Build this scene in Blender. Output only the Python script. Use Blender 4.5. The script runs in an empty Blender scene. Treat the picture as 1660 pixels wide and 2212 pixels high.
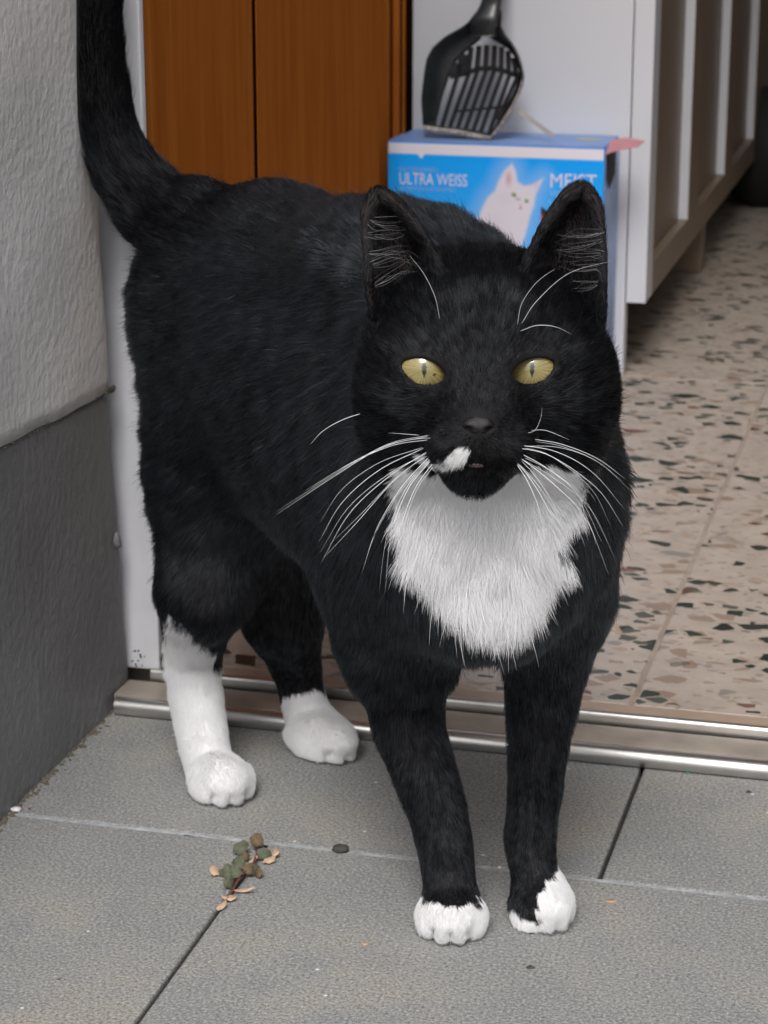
import bpy, bmesh, math, random
import numpy as np
from mathutils import Vector, Matrix

SC = bpy.context.scene
COL = SC.collection
rad = math.radians

# ---------------------------------------------------------------- camera
cam_d = bpy.data.cameras.new('camera')
cam = bpy.data.objects.new('camera', cam_d); COL.objects.link(cam)
cam.location = (0, 0, .48)
cam.rotation_euler = (rad(90 - 16.7), 0, 0)
cam_d.sensor_fit = 'VERTICAL'; cam_d.sensor_height = 24.0
cam_d.lens = 4860.0 / 2212.0 * 24.0
cam_d.clip_start = .02; cam_d.clip_end = 400
cam_d.dof.use_dof = True
cam_d.dof.focus_distance = .90
cam_d.dof.aperture_fstop = 20.0
SC.camera = cam

# ---------------------------------------------------------------- light
SUN_EL, SUN_AZ = rad(50), rad(-171)      # azimuth measured from +Y clockwise
w = bpy.data.worlds.new('World'); SC.world = w; w.use_nodes = True
nt = w.node_tree; bg = nt.nodes['Background']
sky = nt.nodes.new('ShaderNodeTexSky'); sky.sky_type = 'NISHITA'; sky.sun_disc = False
sky.sun_elevation = SUN_EL; sky.sun_rotation = SUN_AZ
sky.air_density = 1.0; sky.dust_density = 6.0; sky.ozone_density = 1.0
hs = nt.nodes.new('ShaderNodeHueSaturation'); hs.inputs['Saturation'].default_value = .48
nt.links.new(sky.outputs[0], hs.inputs['Color']); nt.links.new(hs.outputs[0], bg.inputs[0])
bg.inputs[1].default_value = .10
sun_d = bpy.data.lights.new('sun', 'SUN'); sun_d.energy = 1.5; sun_d.angle = rad(25); sun_d.color = (1, .985, .97)
sun = bpy.data.objects.new('sun', sun_d); COL.objects.link(sun)
sdir = Vector((math.sin(SUN_AZ) * math.cos(SUN_EL), math.cos(SUN_AZ) * math.cos(SUN_EL), math.sin(SUN_EL)))
sun.rotation_euler = sdir.to_track_quat('Z', 'Y').to_euler()
sun.location = sdir * 5
SC.view_settings.view_transform = 'Standard'; SC.view_settings.look = 'None'
SC.view_settings.exposure = 0.54; SC.view_settings.gamma = 1
SC.view_settings.use_curve_mapping = False
try:
    SC.cycles.use_denoising = True
    SC.cycles.max_bounces = 10; SC.cycles.diffuse_bounces = 6; SC.cycles.sample_clamp_indirect = 6
    SC.cycles_curves.shape = 'RIBBONS'
except Exception: pass

# ---------------------------------------------------------------- frames
PHI = rad(14.7); OX, OY = -.155, 1.205
MH = Matrix.Translation((OX, OY, 0)) @ Matrix.Rotation(-PHI, 4, 'Z')      # house frame -> world
rng = np.random.default_rng(7); R = random.Random(5)

# ---------------------------------------------------------------- materials
def M(name): 
    m = bpy.data.materials.new(name); m.use_nodes = True
    return m, m.node_tree, m.node_tree.nodes['Principled BSDF']
def node(nt, t, **kw):
    n = nt.nodes.new(t)
    for k, v in kw.items():
        if k.startswith('i_'): n.inputs[k[2:].replace('_', ' ')].default_value = v
        else: setattr(n, k, v)
    return n
def ramp(nt, fac, stops, interp='LINEAR'):
    n = nt.nodes.new('ShaderNodeValToRGB'); cr = n.color_ramp; cr.interpolation = interp
    while len(cr.elements) < len(stops): cr.elements.new(.5)
    for e, (p, c) in zip(cr.elements, stops):
        e.position = p; e.color = (c, c, c, 1) if isinstance(c, (int, float)) else (*c, 1)
    nt.links.new(fac, n.inputs[0]); return n.outputs[0]
def coords(nt, scale=(1, 1, 1), kind='Object'):
    tc = nt.nodes.new('ShaderNodeTexCoord'); mp = nt.nodes.new('ShaderNodeMapping')
    mp.inputs['Scale'].default_value = scale; nt.links.new(tc.outputs[kind], mp.inputs[0]); return mp.outputs[0]
def noise(nt, vec, scale, detail=4, rough=.55):
    n = nt.nodes.new('ShaderNodeTexNoise'); n.inputs['Scale'].default_value = scale
    n.inputs['Detail'].default_value = detail; n.inputs['Roughness'].default_value = rough
    nt.links.new(vec, n.inputs['Vector']); return n.outputs['Fac']
def mix(nt, fac, a, b, mode='MIX'):
    n = nt.nodes.new('ShaderNodeMix'); n.data_type = 'RGBA'; n.blend_type = mode
    for i, v in ((0, fac), (6, a), (7, b)):
        if isinstance(v, (int, float)): n.inputs[i].default_value = v
        elif isinstance(v, tuple): n.inputs[i].default_value = (*v, 1)
        else: nt.links.new(v, n.inputs[i])
    return n.outputs[2]
def bump(nt, bs, h, strength, dist):
    b = nt.nodes.new('ShaderNodeBump'); b.inputs['Strength'].default_value = strength
    b.inputs['Distance'].default_value = dist; nt.links.new(h, b.inputs['Height'])
    nt.links.new(b.outputs[0], bs.inputs['Normal'])
def simple(name, col, rough=.5, metal=0, var=.08, vs=30, bstr=0, bdist=.0005, spec=.5):
    m, nt, bs = M(name); v = coords(nt)
    n = noise(nt, v, vs)
    c = mix(nt, ramp(nt, n, [(.3, 0.), (.7, 1.)]), tuple(x * (1 - var) for x in col), tuple(min(1, x * (1 + var)) for x in col))
    nt.links.new(c, bs.inputs['Base Color'])
    bs.inputs['Roughness'].default_value = rough; bs.inputs['Metallic'].default_value = metal
    bs.inputs['Specular IOR Level'].default_value = spec
    if bstr: bump(nt, bs, noise(nt, v, vs * 6), bstr, bdist)
    return m

def mat_plaster(name, base, dark, blob, bscale, streak):
    m, nt, bs = M(name); v = coords(nt); vz = coords(nt, (1, 1, .8))
    n1 = noise(nt, v, 9, 5); n2 = noise(nt, coords(nt, (60, 60, 4)), 1, 3)
    c = mix(nt, ramp(nt, n1, [(.35, 0.), (.65, 1.)]), dark, base)
    c = mix(nt, ramp(nt, n2, [(.4, 0.), (.62, streak)]), c, tuple(x * .82 for x in base))
    nt.links.new(c, bs.inputs['Base Color'])
    nb = noise(nt, vz, bscale, 3, .5); nf = noise(nt, v, 420, 2)
    add = node(nt, 'ShaderNodeMath', operation='MULTIPLY_ADD'); nt.links.new(nf, add.inputs[0]); add.inputs[1].default_value = .34
    nt.links.new(nb, add.inputs[2])
    bs.inputs['Roughness'].default_value = .55
    bump(nt, bs, add.outputs[0], 1.0, blob)
    return m
m_plaster = mat_plaster('light_plaster_paint', (.68, .675, .68), (.61, .605, .61), .0008, 190, .25)
m_plinth = mat_plaster('dark_plinth_paint', (.172, .174, .186), (.14, .142, .15), .0012, 150, .3)

def mat_slab():
    m, nt, bs = M('grey_concrete_slab'); v = coords(nt)
    info = nt.nodes.new('ShaderNodeObjectInfo')
    n1 = noise(nt, v, 11, 5, .6); n2 = noise(nt, v, 640, 3, .75); n3 = noise(nt, v, 1300, 2, .6)
    c = mix(nt, ramp(nt, n1, [(.35, 0.), (.68, 1.)]), (.205, .21, .213), (.278, .276, .264))
    n4 = noise(nt, coords(nt, (1, 1, 1)), 28, 4, .6); c = mix(nt, ramp(nt, n4, [(.48, 0.), (.70, .7)]), c, (.19, .20, .215)); c = mix(nt, ramp(nt, n1, [(.52, 0.), (.72, .6)]), c, (.27, .245, .205))
    c = mix(nt, ramp(nt, n2, [(.36, 1.), (.5, 0.)]), c, (.11, .11, .11))
    c = mix(nt, ramp(nt, n2, [(.54, 0.), (.70, .9)]), c, (.47, .46, .42))
    vo = node(nt, 'ShaderNodeTexVoronoi'); nt.links.new(v, vo.inputs['Vector']); vo.inputs['Scale'].default_value = 95
    sp = node(nt, 'ShaderNodeSeparateColor'); nt.links.new(vo.outputs['Color'], sp.inputs[0])
    near = ramp(nt, vo.outputs['Distance'], [(.06, 1.), (.11, 0.)])
    pick = ramp(nt, sp.outputs[0], [(.90, 0.), (.91, 1.)])
    mm = node(nt, 'ShaderNodeMath', operation='MULTIPLY'); nt.links.new(near, mm.inputs[0]); nt.links.new(pick, mm.inputs[1])
    c = mix(nt, mm.outputs[0], c, (.62, .62, .6))
    pick2 = ramp(nt, sp.outputs[1], [(.91, 0.), (.92, 1.)])
    mm2 = node(nt, 'ShaderNodeMath', operation='MULTIPLY'); nt.links.new(near, mm2.inputs[0]); nt.links.new(pick2, mm2.inputs[1])
    c = mix(nt, mm2.outputs[0], c, (.055, .045, .035))
    nt.links.new(c, bs.inputs['Base Color']); bs.inputs['Roughness'].default_value = .72
    h = node(nt, 'ShaderNodeMath', operation='ADD'); nt.links.new(n2, h.inputs[0]); nt.links.new(n3, h.inputs[1])
    bump(nt, bs, h.outputs[0], .38, .0005)
    return m
m_slab = mat_slab()

def mat_terrazzo():
    m, nt, bs = M('terrazzo'); v = coords(nt)
    # wobble the lookup a little so that chip edges are not ruler straight
    nv = node(nt, 'ShaderNodeTexNoise'); nv.inputs['Scale'].default_value = 120; nt.links.new(v, nv.inputs['Vector'])
    vm = node(nt, 'ShaderNodeVectorMath', operation='MULTIPLY_ADD'); nt.links.new(nv.outputs['Color'], vm.inputs[0])
    vm.inputs[1].default_value = (.004, .004, 0); nt.links.new(v, vm.inputs[2]); vw = vm.outputs[0]
    n1 = noise(nt, v, 45, 4); n2 = noise(nt, v, 210, 3)
    c = mix(nt, ramp(nt, n1, [(.3, 0.), (.7, 1.)]), (.32, .275, .238), (.42, .365, .318))
    c = mix(nt, ramp(nt, n2, [(.52, 0.), (.64, .6)]), c, (.37, .32, .285))
    def chips(scale, thr, cols, edge, off, amount=1.0):
        nonlocal c
        mp = node(nt, 'ShaderNodeMapping'); nt.links.new(vw, mp.inputs[0]); mp.inputs['Location'].default_value = off
        mp.inputs['Rotation'].default_value = (0, 0, off[0]); mp.inputs['Scale'].default_value = (1, 1.35, 1)
        a = node(nt, 'ShaderNodeTexVoronoi', voronoi_dimensions='2D'); b = node(nt, 'ShaderNodeTexVoronoi', voronoi_dimensions='2D', feature='DISTANCE_TO_EDGE')
        for q in (a, b): nt.links.new(mp.outputs[0], q.inputs['Vector']); q.inputs['Scale'].default_value = scale
        s = node(nt, 'ShaderNodeSeparateColor'); nt.links.new(a.outputs['Color'], s.inputs[0])
        pick = ramp(nt, s.outputs[0], [(thr, 0.), (thr + .005, amount)])
        # size jitter per chip
        e2 = node(nt, 'ShaderNodeMath', operation='MULTIPLY_ADD'); nt.links.new(s.outputs[2], e2.inputs[0]); e2.inputs[1].default_value = -.28
        nt.links.new(b.outputs['Distance'], e2.inputs[2])
        inside = ramp(nt, e2.outputs[0], [(edge - .0, 0.), (edge + .02, 1.)])
        mm = node(nt, 'ShaderNodeMath', operation='MULTIPLY'); nt.links.new(pick, mm.inputs[0]); nt.links.new(inside, mm.inputs[1])
        colr = ramp(nt, s.outputs[1], cols, 'CONSTANT')
        c = mix(nt, mm.outputs[0], c, colr)
    chips(150, .70, [(0., (.26, .21, .17)), (.4, (.30, .23, .18)), (.7, (.21, .19, .17)), (.88, (.42, .36, .30))], .03, (.3, 1, 0), .8)
    chips(62, .80, [(0., (.24, .18, .14)), (.45, (.23, .165, .125)), (.7, (.20, .19, .18)), (.85, (.34, .25, .18))], .04, (2.1, 4, 0), .9)
    chips(54, .83, [(0., (.020, .026, .021)), (.5, (.032, .036, .030)), (.80, (.12, .055, .035)), (.92, (.06, .055, .045))], .03, (1.1, 3, 0))
    chips(84, .83, [(0., (.030, .038, .030)), (.6, (.07, .075, .06)), (.86, (.16, .09, .06))], .03, (.7, 9, 0))
    nt.links.new(c, bs.inputs['Base Color']); bs.inputs['Roughness'].default_value = .38
    bs.inputs['Specular IOR Level'].default_value = .4
    bump(nt, bs, noise(nt, v, 60, 3), .08, .001)
    return m
m_terrazzo = mat_terrazzo()

def mat_wood(name, a, b):
    m, nt, bs = M(name); v = coords(nt, (14, 14, .9))
    n = noise(nt, v, 6, 6, .65); n2 = noise(nt, coords(nt, (80, 80, 2.5)), 5, 3)
    c = mix(nt, ramp(nt, n, [(.3, 0.), (.7, 1.)]), a, b)
    c = mix(nt, ramp(nt, n2, [(.5, 0.), (.75, .18)]), c, tuple(x * .6 for x in a))
    nt.links.new(c, bs.inputs['Base Color']); bs.inputs['Roughness'].default_value = .33
    bs.inputs['Specular IOR Level'].default_value = 0
    bump(nt, bs, n2, .15, .0005)
    return m
m_wood = mat_wood('orange_brown_wood', (.275, .080, .014), (.37, .125, .024))
m_wood_in = mat_wood('wood_groove_shade', (.012, .004, .001), (.02, .006, .002))  # near-black wood, shade of the grooves put into the colour
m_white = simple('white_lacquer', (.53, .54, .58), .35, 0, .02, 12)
m_white_shaded = simple('white_lacquer_shaded', (.165, .122, .088), .4, 0, .03, 12)  # white lacquer with shade and brown floor reflection put into the colour
m_frame = simple('white_frame_paint', (.62, .63, .67), .45, 0, .06, 40, .1)
m_room = simple('room_wall_paint', (.62, .58, .52), .8, 0, .03, 3)
m_alu = simple('worn_aluminium', (.58, .57, .56), .36, 1, .16, 25, .25, .0003)
m_plate = simple('dull_bronze_plate', (.34, .30, .26), .5, .35, .22, 35, .3, .0004)
m_strip = simple('brown_edge_strip', (.33, .25, .19), .45, 0, .12, 20)
m_dark = simple('black_gap_shadow', (.012, .011, .010), .9)  # shadow of the threshold gap as a black colour
m_soil = simple('dark_joint_soil', (.022, .020, .018), .95, 0, .5, 300, 1, .001)
m_mortar = simple('pale_blue_grey_mortar', (.30, .32, .335), .8, 0, .28, 160, .6, .0008)
m_blue = simple('carton_blue', (.03, .24, .66), .4, 0, .05, 20)
m_paleblue = simple('carton_side_print', (.26, .36, .62), .45, 0, .35, 28)
m_cardw = simple('carton_white', (.66, .64, .69), .5, 0, .03, 20)
m_print = simple('white_ink', (.62, .60, .70), .5)
m_print2 = simple('pale_blue_ink', (.19, .43, .75), .5)
m_printb = simple('black_ink', (.012, .012, .014), .5)
m_printr = simple('red_ink', (.40, .012, .02), .5)
m_printg = simple('gold_ink', (.65, .30, .02), .5)
m_yel = simple('yellow_green_ink', (.46, .48, .18), .5)
m_pink = simple('torn_pink_card', (.45, .20, .22), .6)
m_scoop = simple('black_scoop_plastic', (.020, .023, .026), .30, 0, .3, 60, .15, .0005)
m_dust = simple('dusty_grey_scoop_edge', (.27, .245, .23), .8, 0, .6, 260, .5, .0006)
m_leafg = simple('grey_green_leaf', (.085, .095, .060), .85, 0, .35, 240)
m_leafo = simple('olive_brown_leaf', (.12, .085, .045), .85, 0, .3, 240)
m_leafr = simple('red_stem', (.15, .045, .035), .5, 0, .2, 200)
m_dry = simple('dry_tan_leaf', (.46, .32, .22), .8, 0, .25, 300)
m_stone = simple('small_dark_stone', (.05, .045, .038), .95, 0, .3, 300, .5)
m_black = simple('black_cloth', (.012, .012, .012), .8)

def mat_attr(name, rough=.5, spec=.4, coat=0):
    m, nt, bs = M(name); a = node(nt, 'ShaderNodeAttribute', attribute_name='col')
    nt.links.new(a.outputs['Color'], bs.inputs['Base Color']); bs.inputs['Roughness'].default_value = rough
    bs.inputs['Specular IOR Level'].default_value = spec
    bs.inputs['Coat Weight'].default_value = coat; bs.inputs['Coat Roughness'].default_value = .03
    return m
m_skin = mat_attr('cat_skin', .75, .2); m_carton = mat_attr('carton_front_print', .5, .08)
m_eye = mat_attr('cat_eye', .07, .5, 1.0); 
def mat_fur():
    m, nt, bs = M('cat_fur'); a = node(nt, 'ShaderNodeAttribute', attribute_name='col')
    nt.links.new(a.outputs['Color'], bs.inputs['Base Color'])
    bs.inputs['Roughness'].default_value = .5; bs.inputs['Specular IOR Level'].default_value = .2
    hb = nt.nodes.new('ShaderNodeBsdfHairPrincipled'); hb.model = 'CHIANG'; hb.parametrization = 'COLOR'
    hb.inputs['Color'].default_value = (.0098, .0130, .0180, 1); hb.inputs['Roughness'].default_value = .34
    hb.inputs['Radial Roughness'].default_value = .55; hb.inputs['Coat'].default_value = .0; hb.inputs['IOR'].default_value = 1.52
    sp = node(nt, 'ShaderNodeSeparateColor'); nt.links.new(a.outputs['Color'], sp.inputs[0])
    mx = nt.nodes.new('ShaderNodeMixShader'); nt.links.new(ramp(nt, sp.outputs[0], [(.05, 0.), (.12, 1.)]), mx.inputs[0])
    nt.links.new(hb.outputs[0], mx.inputs[1]); nt.links.new(bs.outputs[0], mx.inputs[2])
    da = node(nt, 'ShaderNodeAttribute', attribute_name='dull'); df = nt.nodes.new('ShaderNodeBsdfDiffuse'); df.inputs['Color'].default_value = (.0045, .0045, .0052, 1)
    m2 = nt.nodes.new('ShaderNodeMixShader'); nt.links.new(da.outputs['Fac'], m2.inputs[0]); nt.links.new(hb.outputs[0], m2.inputs[1]); nt.links.new(df.outputs[0], m2.inputs[2])
    nt.links.new(m2.outputs[0], mx.inputs[1])
    nt.links.new(mx.outputs[0], nt.nodes['Material Output'].inputs['Surface'])
    tl = nt.nodes.new('ShaderNodeBsdfTranslucent'); nt.links.new(a.outputs['Color'], tl.inputs['Color']); m3 = nt.nodes.new('ShaderNodeMixShader'); m3.inputs[0].default_value = .38
    nt.links.new(bs.outputs[0], m3.inputs[1]); nt.links.new(tl.outputs[0], m3.inputs[2]); nt.links.new(m3.outputs[0], mx.inputs[2])
    return m
m_fur = mat_fur()
m_whisk = simple('white_whisker', (.66, .68, .70), .35)
m_nose = simple('black_nose_leather', (.006, .005, .006), .17, 0, .3, 900, .6, .0004)

# ---------------------------------------------------------------- mesh helpers
def tag(o, label=None, cat=None, group=None, kind=None):
    if label: o['label'] = label
    if cat: o['category'] = cat
    if group: o['group'] = group
    if kind: o['kind'] = kind
    return o
def link(name, me, mat, parent=None, loc=(0, 0, 0), house=False):
    o = bpy.data.objects.new(name, me); COL.objects.link(o)
    if mat is not None and hasattr(me, 'materials'): me.materials.append(mat)
    if parent: o.parent = parent; o.location = loc
    elif house: o.matrix_world = MH @ Matrix.Translation(loc)
    else: o.location = loc
    return o
def empty(name, loc=(0, 0, 0), house=False):
    o = bpy.data.objects.new(name, None); COL.objects.link(o)
    o.empty_display_size = .05
    o.matrix_world = (MH if house else Matrix()) @ Matrix.Translation(loc)
    return o
def bm_box(bm, x0, x1, y0, y1, z0, z1, bev=0, seg=2):
    vs = [bm.verts.new((x, y, z)) for x in (x0, x1) for y in (y0, y1) for z in (z0, z1)]
    fs = [(0, 1, 3, 2), (4, 6, 7, 5), (0, 4, 5, 1), (2, 3, 7, 6), (0, 2, 6, 4), (1, 5, 7, 3)]
    nf = [bm.faces.new([vs[i] for i in f]) for f in fs]
    if bev:
        ed = list({e for f in nf for e in f.edges})
        bmesh.ops.bevel(bm, geom=ed, offset=bev, segments=seg, affect='EDGES', profile=.5)
def to_mesh(bm, name, smooth=False):
    me = bpy.data.meshes.new(name); bmesh.ops.recalc_face_normals(bm, faces=bm.faces); bm.to_mesh(me); bm.free()
    if smooth: me.shade_smooth()
    return me
def box(name, x0, x1, y0, y1, z0, z1, mat, parent=None, bev=0, house=True, off=(0, 0, 0)):
    """box in house coordinates; its parent's base offset is subtracted"""
    bm = bmesh.new(); ox, oy, oz = off
    cx, cy, cz = ((x0 + x1) / 2, (y0 + y1) / 2, z0)
    bm_box(bm, x0 - cx, x1 - cx, y0 - cy, y1 - cy, 0, z1 - z0, bev)
    return link(name, to_mesh(bm, name), mat, parent, (cx - ox, cy - oy, cz - oz), house)
def grid_mesh(name, V, F, smooth=True):
    me = bpy.data.meshes.new(name)
    me.from_pydata([tuple(v) for v in V], [], F); me.update()
    if smooth: me.shade_smooth()
    return me
def profile_x(name, pts, x0, x1, mat, parent, off, n=24, jit=.0003):
    """extrude a (y,z) profile along x"""
    V, F = [], []; k = len(pts)
    for i in range(n + 1):
        x = x0 + (x1 - x0) * i / n
        for (y, z) in pts: V.append((x - off[0], y - off[1], z - off[2]))
    for i in range(n):
        for j in range(k):
            a = i * k + j; b = i * k + (j + 1) % k
            F.append((a, b, b + k, a + k))
    F.append(tuple(range(k))); F.append(tuple(n * k + j for j in reversed(range(k))))
    me = grid_mesh(name, V, F, False)
    o = link(name, me, mat, parent)
    bm = bmesh.new(); bm.from_mesh(me); bmesh.ops.recalc_face_normals(bm, faces=bm.faces); bm.to_mesh(me); bm.free()
    me.shade_smooth()
    try: me.set_sharp_from_angle(angle=rad(40))
    except Exception: pass
    return o
def tube_mesh(name, pts, radii, seg=6):
    pts = [Vector(p) for p in pts]; V, F = [], []
    up = Vector((0, 0, 1)); n = len(pts)
    for i, p in enumerate(pts):
        t = (pts[min(i + 1, n - 1)] - pts[max(i - 1, 0)]).normalized()
        a = t.cross(up if abs(t.z) < .9 else Vector((1, 0, 0))).normalized(); b = t.cross(a)
        for k in range(seg):
            an = 2 * math.pi * k / seg; V.append(p + (a * math.cos(an) + b * math.sin(an)) * radii[i])
    for i in range(n - 1):
        for k in range(seg):
            a = i * seg + k; b = i * seg + (k + 1) % seg; F.append((a, b, b + seg, a + seg))
    F.append(tuple(reversed(range(seg)))); F.append(tuple((n - 1) * seg + k for k in range(seg)))
    return grid_mesh(name, V, F, True)

FZ = .013
# ================================================================ SETTING
ground = box('ground', -40, 40, -60, 30, -.5, -.06, simple('yard_ground', (.20, .19, .17), .9, 0, .2, 2)); tag(ground, kind='structure')
pavement = empty('pavement', (0, -.3, 0), True); tag(pavement, kind='structure')
JY = (0.2155, -0.1481)[1]; J1 = .139; J2 = .3057; SW = .3334
PO = (0, -.3, 0)
def slab(a0, a1, b0, b1, dz=0):
    bm = bmesh.new(); g = .0011
    cx, cy = (a0 + a1) / 2, (b0 + b1) / 2
    hx, hy = (a1 - a0) / 2 - g, (b1 - b0) / 2 - g
    bm_box(bm, -hx, hx, -hy, hy, -.04, 0, .0014, 2)
    o = link('slab', to_mesh(bm, 'slab'), m_slab, pavement, (cx - PO[0], cy - PO[1], dz))
    return o
for i in range(-1, 4):
    a0 = J2 + SW * (i - 1); slab(max(a0, -.002) if a0 > -.1 else a0, a0 + SW, JY, .0 if a0 > -.1 else -.0, R.uniform(-.0004, .0004)) if a0 > -.2 else None
for r in range(1, 6):
    off = J1 if r % 2 else J2
    for i in range(-4, 5):
        slab(off + SW * i, off + SW * (i + 1), JY - SW * r, JY - SW * (r - 1), R.uniform(-.0004, .0004))
bed = box('joint_bed', -1.4, 1.9, -1.9, 0, -.05, -.012, m_soil, pavement, off=PO)
# mortar flush in the cross joint
V, F = [], []
n = 300
for i in range(n + 1):
    x = -.02 + 1.4 * i / n
    wv = .0016 + .0008 * math.sin(i * .9) + .0008 * R.random(); dz = -.0016 + .0016 * R.random()
    V += [(x, JY - PO[1] - wv, dz * .5), (x, JY - PO[1], .0004 + dz * .3), (x, JY - PO[1] + wv, dz * .5), ]
for i in range(n):
    for j in (0, 1): a = i * 3 + j; F.append((a, a + 3, a + 4, a + 1))
link('mortar_joint', grid_mesh('mortar_joint', V, F), m_mortar, pavement)

# wall left of the door: plaster coat, dark plinth
WB = -.42; WE = .014
wall = empty('house_wall', (0, -.2, 0), True); tag(wall, 'pale grey roughcast house wall with a dark grey painted plinth left of the doorway', 'wall')
WO = (0, -.2, 0)
def rough_sheet(name, b0, b1, zf0, zf1, a, mat, thick, nb, nz, amp):
    """rough vertical sheet facing +a with thickness; zf give bottom and top as functions of b"""
    V, F = [], []
    for i in range(nb + 1):
        b = b0 + (b1 - b0) * i / nb
        for j in range(nz + 1):
            z = zf0(b) + (zf1(b) - zf0(b)) * j / nz
            e = amp * (math.sin(b * 61 + z * 23) + math.sin(z * 57 - b * 31 + 2))
            edge = .0035 if i == nb else (.0012 if i == nb - 1 else 0)      # rounded arris by the frame
            V.append((a - edge + e, b - WO[1] + (i / nb) ** 6 * (.018 - .085 * min(max(z, 0), .27)), z))
    for i in range(nb):
        for j in range(nz):
            q = i * (nz + 1) + j; F.append((q, q + nz + 1, q + nz + 2, q + 1))
    # back side and rim
    s = len(V); rim = [i * (nz + 1) for i in range(nb + 1)] + [nb * (nz + 1) + j for j in range(1, nz + 1)] + \
        [i * (nz + 1) + nz for i in range(nb - 1, -1, -1)] + [j for j in range(nz - 1, 0, -1)]
    for q in rim: v = V[q]; V.append((a - thick, v[1], v[2]))
    m_ = len(rim)
    for k in range(m_): F.append((rim[k], s + k, s + (k + 1) % m_, rim[(k + 1) % m_]))
    me = grid_mesh(name, V, F, True); me.validate()
    return link(name, me, mat, wall)
ph0 = lambda b: .1858 - .035 * b + .0004 * math.sin(b * 33) + .0004 * math.sin(b * 120)
rough_sheet('plinth', WB, WE, lambda b: -.01, ph0, .0, m_plinth, .3, 90, 50, .0003)
rough_sheet('plaster', WB, WE, lambda b: ph0(b) + .0008, lambda b: 2.3, .0011, m_plaster, .3, 90, 300, .00035)
# dark crumbly edge at the top of the plinth, and dirt line at its foot
bm = bmesh.new()
for i in range(110):
    b = WE - (WE - WB) * R.random() ** 2.2; s = R.uniform(.0003, .0008) * (2.4 if b > -.006 and R.random() < .5 else 1)
    mt = Matrix.Translation((.0012, b - WO[1], ph0(b) + R.uniform(-.001, .0012))) @ Matrix.Scale(s, 4)
    bmesh.ops.create_icosphere(bm, subdivisions=1, radius=1, matrix=mt)
o = link('crumbly_edge', to_mesh(bm, 'crumbly_edge'), simple('dark_edge_dirt', (.055, .048, .040), .95, 0, .5, 300), wall); o['kind'] = 'stuff'
bm = bmesh.new()
for i in range(420):
    b = WB + (0 - WB) * R.random(); s = R.uniform(.0005, .0017)
    mt = Matrix.Translation((abs(R.gauss(0, .0022)), b - WO[1], .0003)) @ Matrix.Scale(s, 4) @ Matrix.Scale(.5, 4, (0, 0, 1))
    bmesh.ops.create_icosphere(bm, subdivisions=1, radius=1, matrix=mt)
o = link('dirt_line', to_mesh(bm, 'dirt_line'), simple('brown_dirt', (.10, .085, .065), .9, 0, .5, 400), wall); o['kind'] = 'stuff'
# lump on the corner
bm = bmesh.new(); bmesh.ops.create_icosphere(bm, subdivisions=3, radius=.006, matrix=Matrix.Diagonal((.8, .6, 1, 1)))
for v in bm.verts: v.co *= 1 + .12 * math.sin(v.co.x * 900 + v.co.z * 700)
link('paint_lump', to_mesh(bm, 'paint_lump', True), m_plinth, wall, (-.001, WE - .003 - WO[1], .0985))
# facade beyond the reveal, lintel and right reveal (out of frame, they frame the light)
fac = empty('facade', (1.2, -.2, 0), True); tag(fac, 'unseen pale plastered house front around the doorway', 'wall')
box('wall_section', 1.25, 3.2, WB, .07, 0, 2.9, m_plaster, fac, off=(1.2, -.2, 0))
box('lintel', -.3, 1.25, WB, .07, 2.31, 2.9, m_plaster, fac, off=(1.2, -.2, 0))
box('wall_section', -3.2, -.301, WB, .07, 0, 2.9, m_plaster, fac, off=(1.2, -.2, 0))

# interior room
floor_o = empty('floor', (.6, 1.2, 0), True); tag(floor_o, kind='structure')
TJ = (0.2908, 0.2295)[0]
TS = .50; TD = .80
TB0 = .0495
FO = (.6, 1.2, 0)
tile_bm = bmesh.new(); bm_box(tile_bm, -TS / 2 + .0014, TS / 2 - .0014, -TD / 2 + .0008, TD / 2 - .0008, -.012, 0, .0006, 1)
tile_me = to_mesh(tile_bm, 'floor_tile')
for i in range(-3, 5):
    for j in range(0, 6):
        link('floor_tile', tile_me, None, floor_o, (TJ + TS * i + TS / 2 - FO[0], TB0 + TD * j + TD / 2 - FO[1], FZ))
tile_me.materials.append(m_terrazzo)
box('grout', -1.1, 2.7, .05, 4.4, -.04, FZ - .0006, simple('grout', (.27, .22, .185), .8, 0, .15, 60), floor_o, off=FO)
rm = empty('room_walls', (0, 0, 0), True); tag(rm, kind='structure')
box('wall', -1.2, -1.1, .07, 4.5, 0, 2.5, m_room, rm)
box('wall', 1.9, 2.0, .07, 4.5, 0, 2.5, m_room, rm)
box('wall', -1.1, 1.9, 4.25, 4.35, 0, 2.5, m_room, rm)
ceil = box('ceiling', -1.1, 1.9, .07, 4.25, 2.42, 2.5, simple('ceiling_paint', (.8, .8, .78), .9)); tag(ceil, kind='structure')

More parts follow.
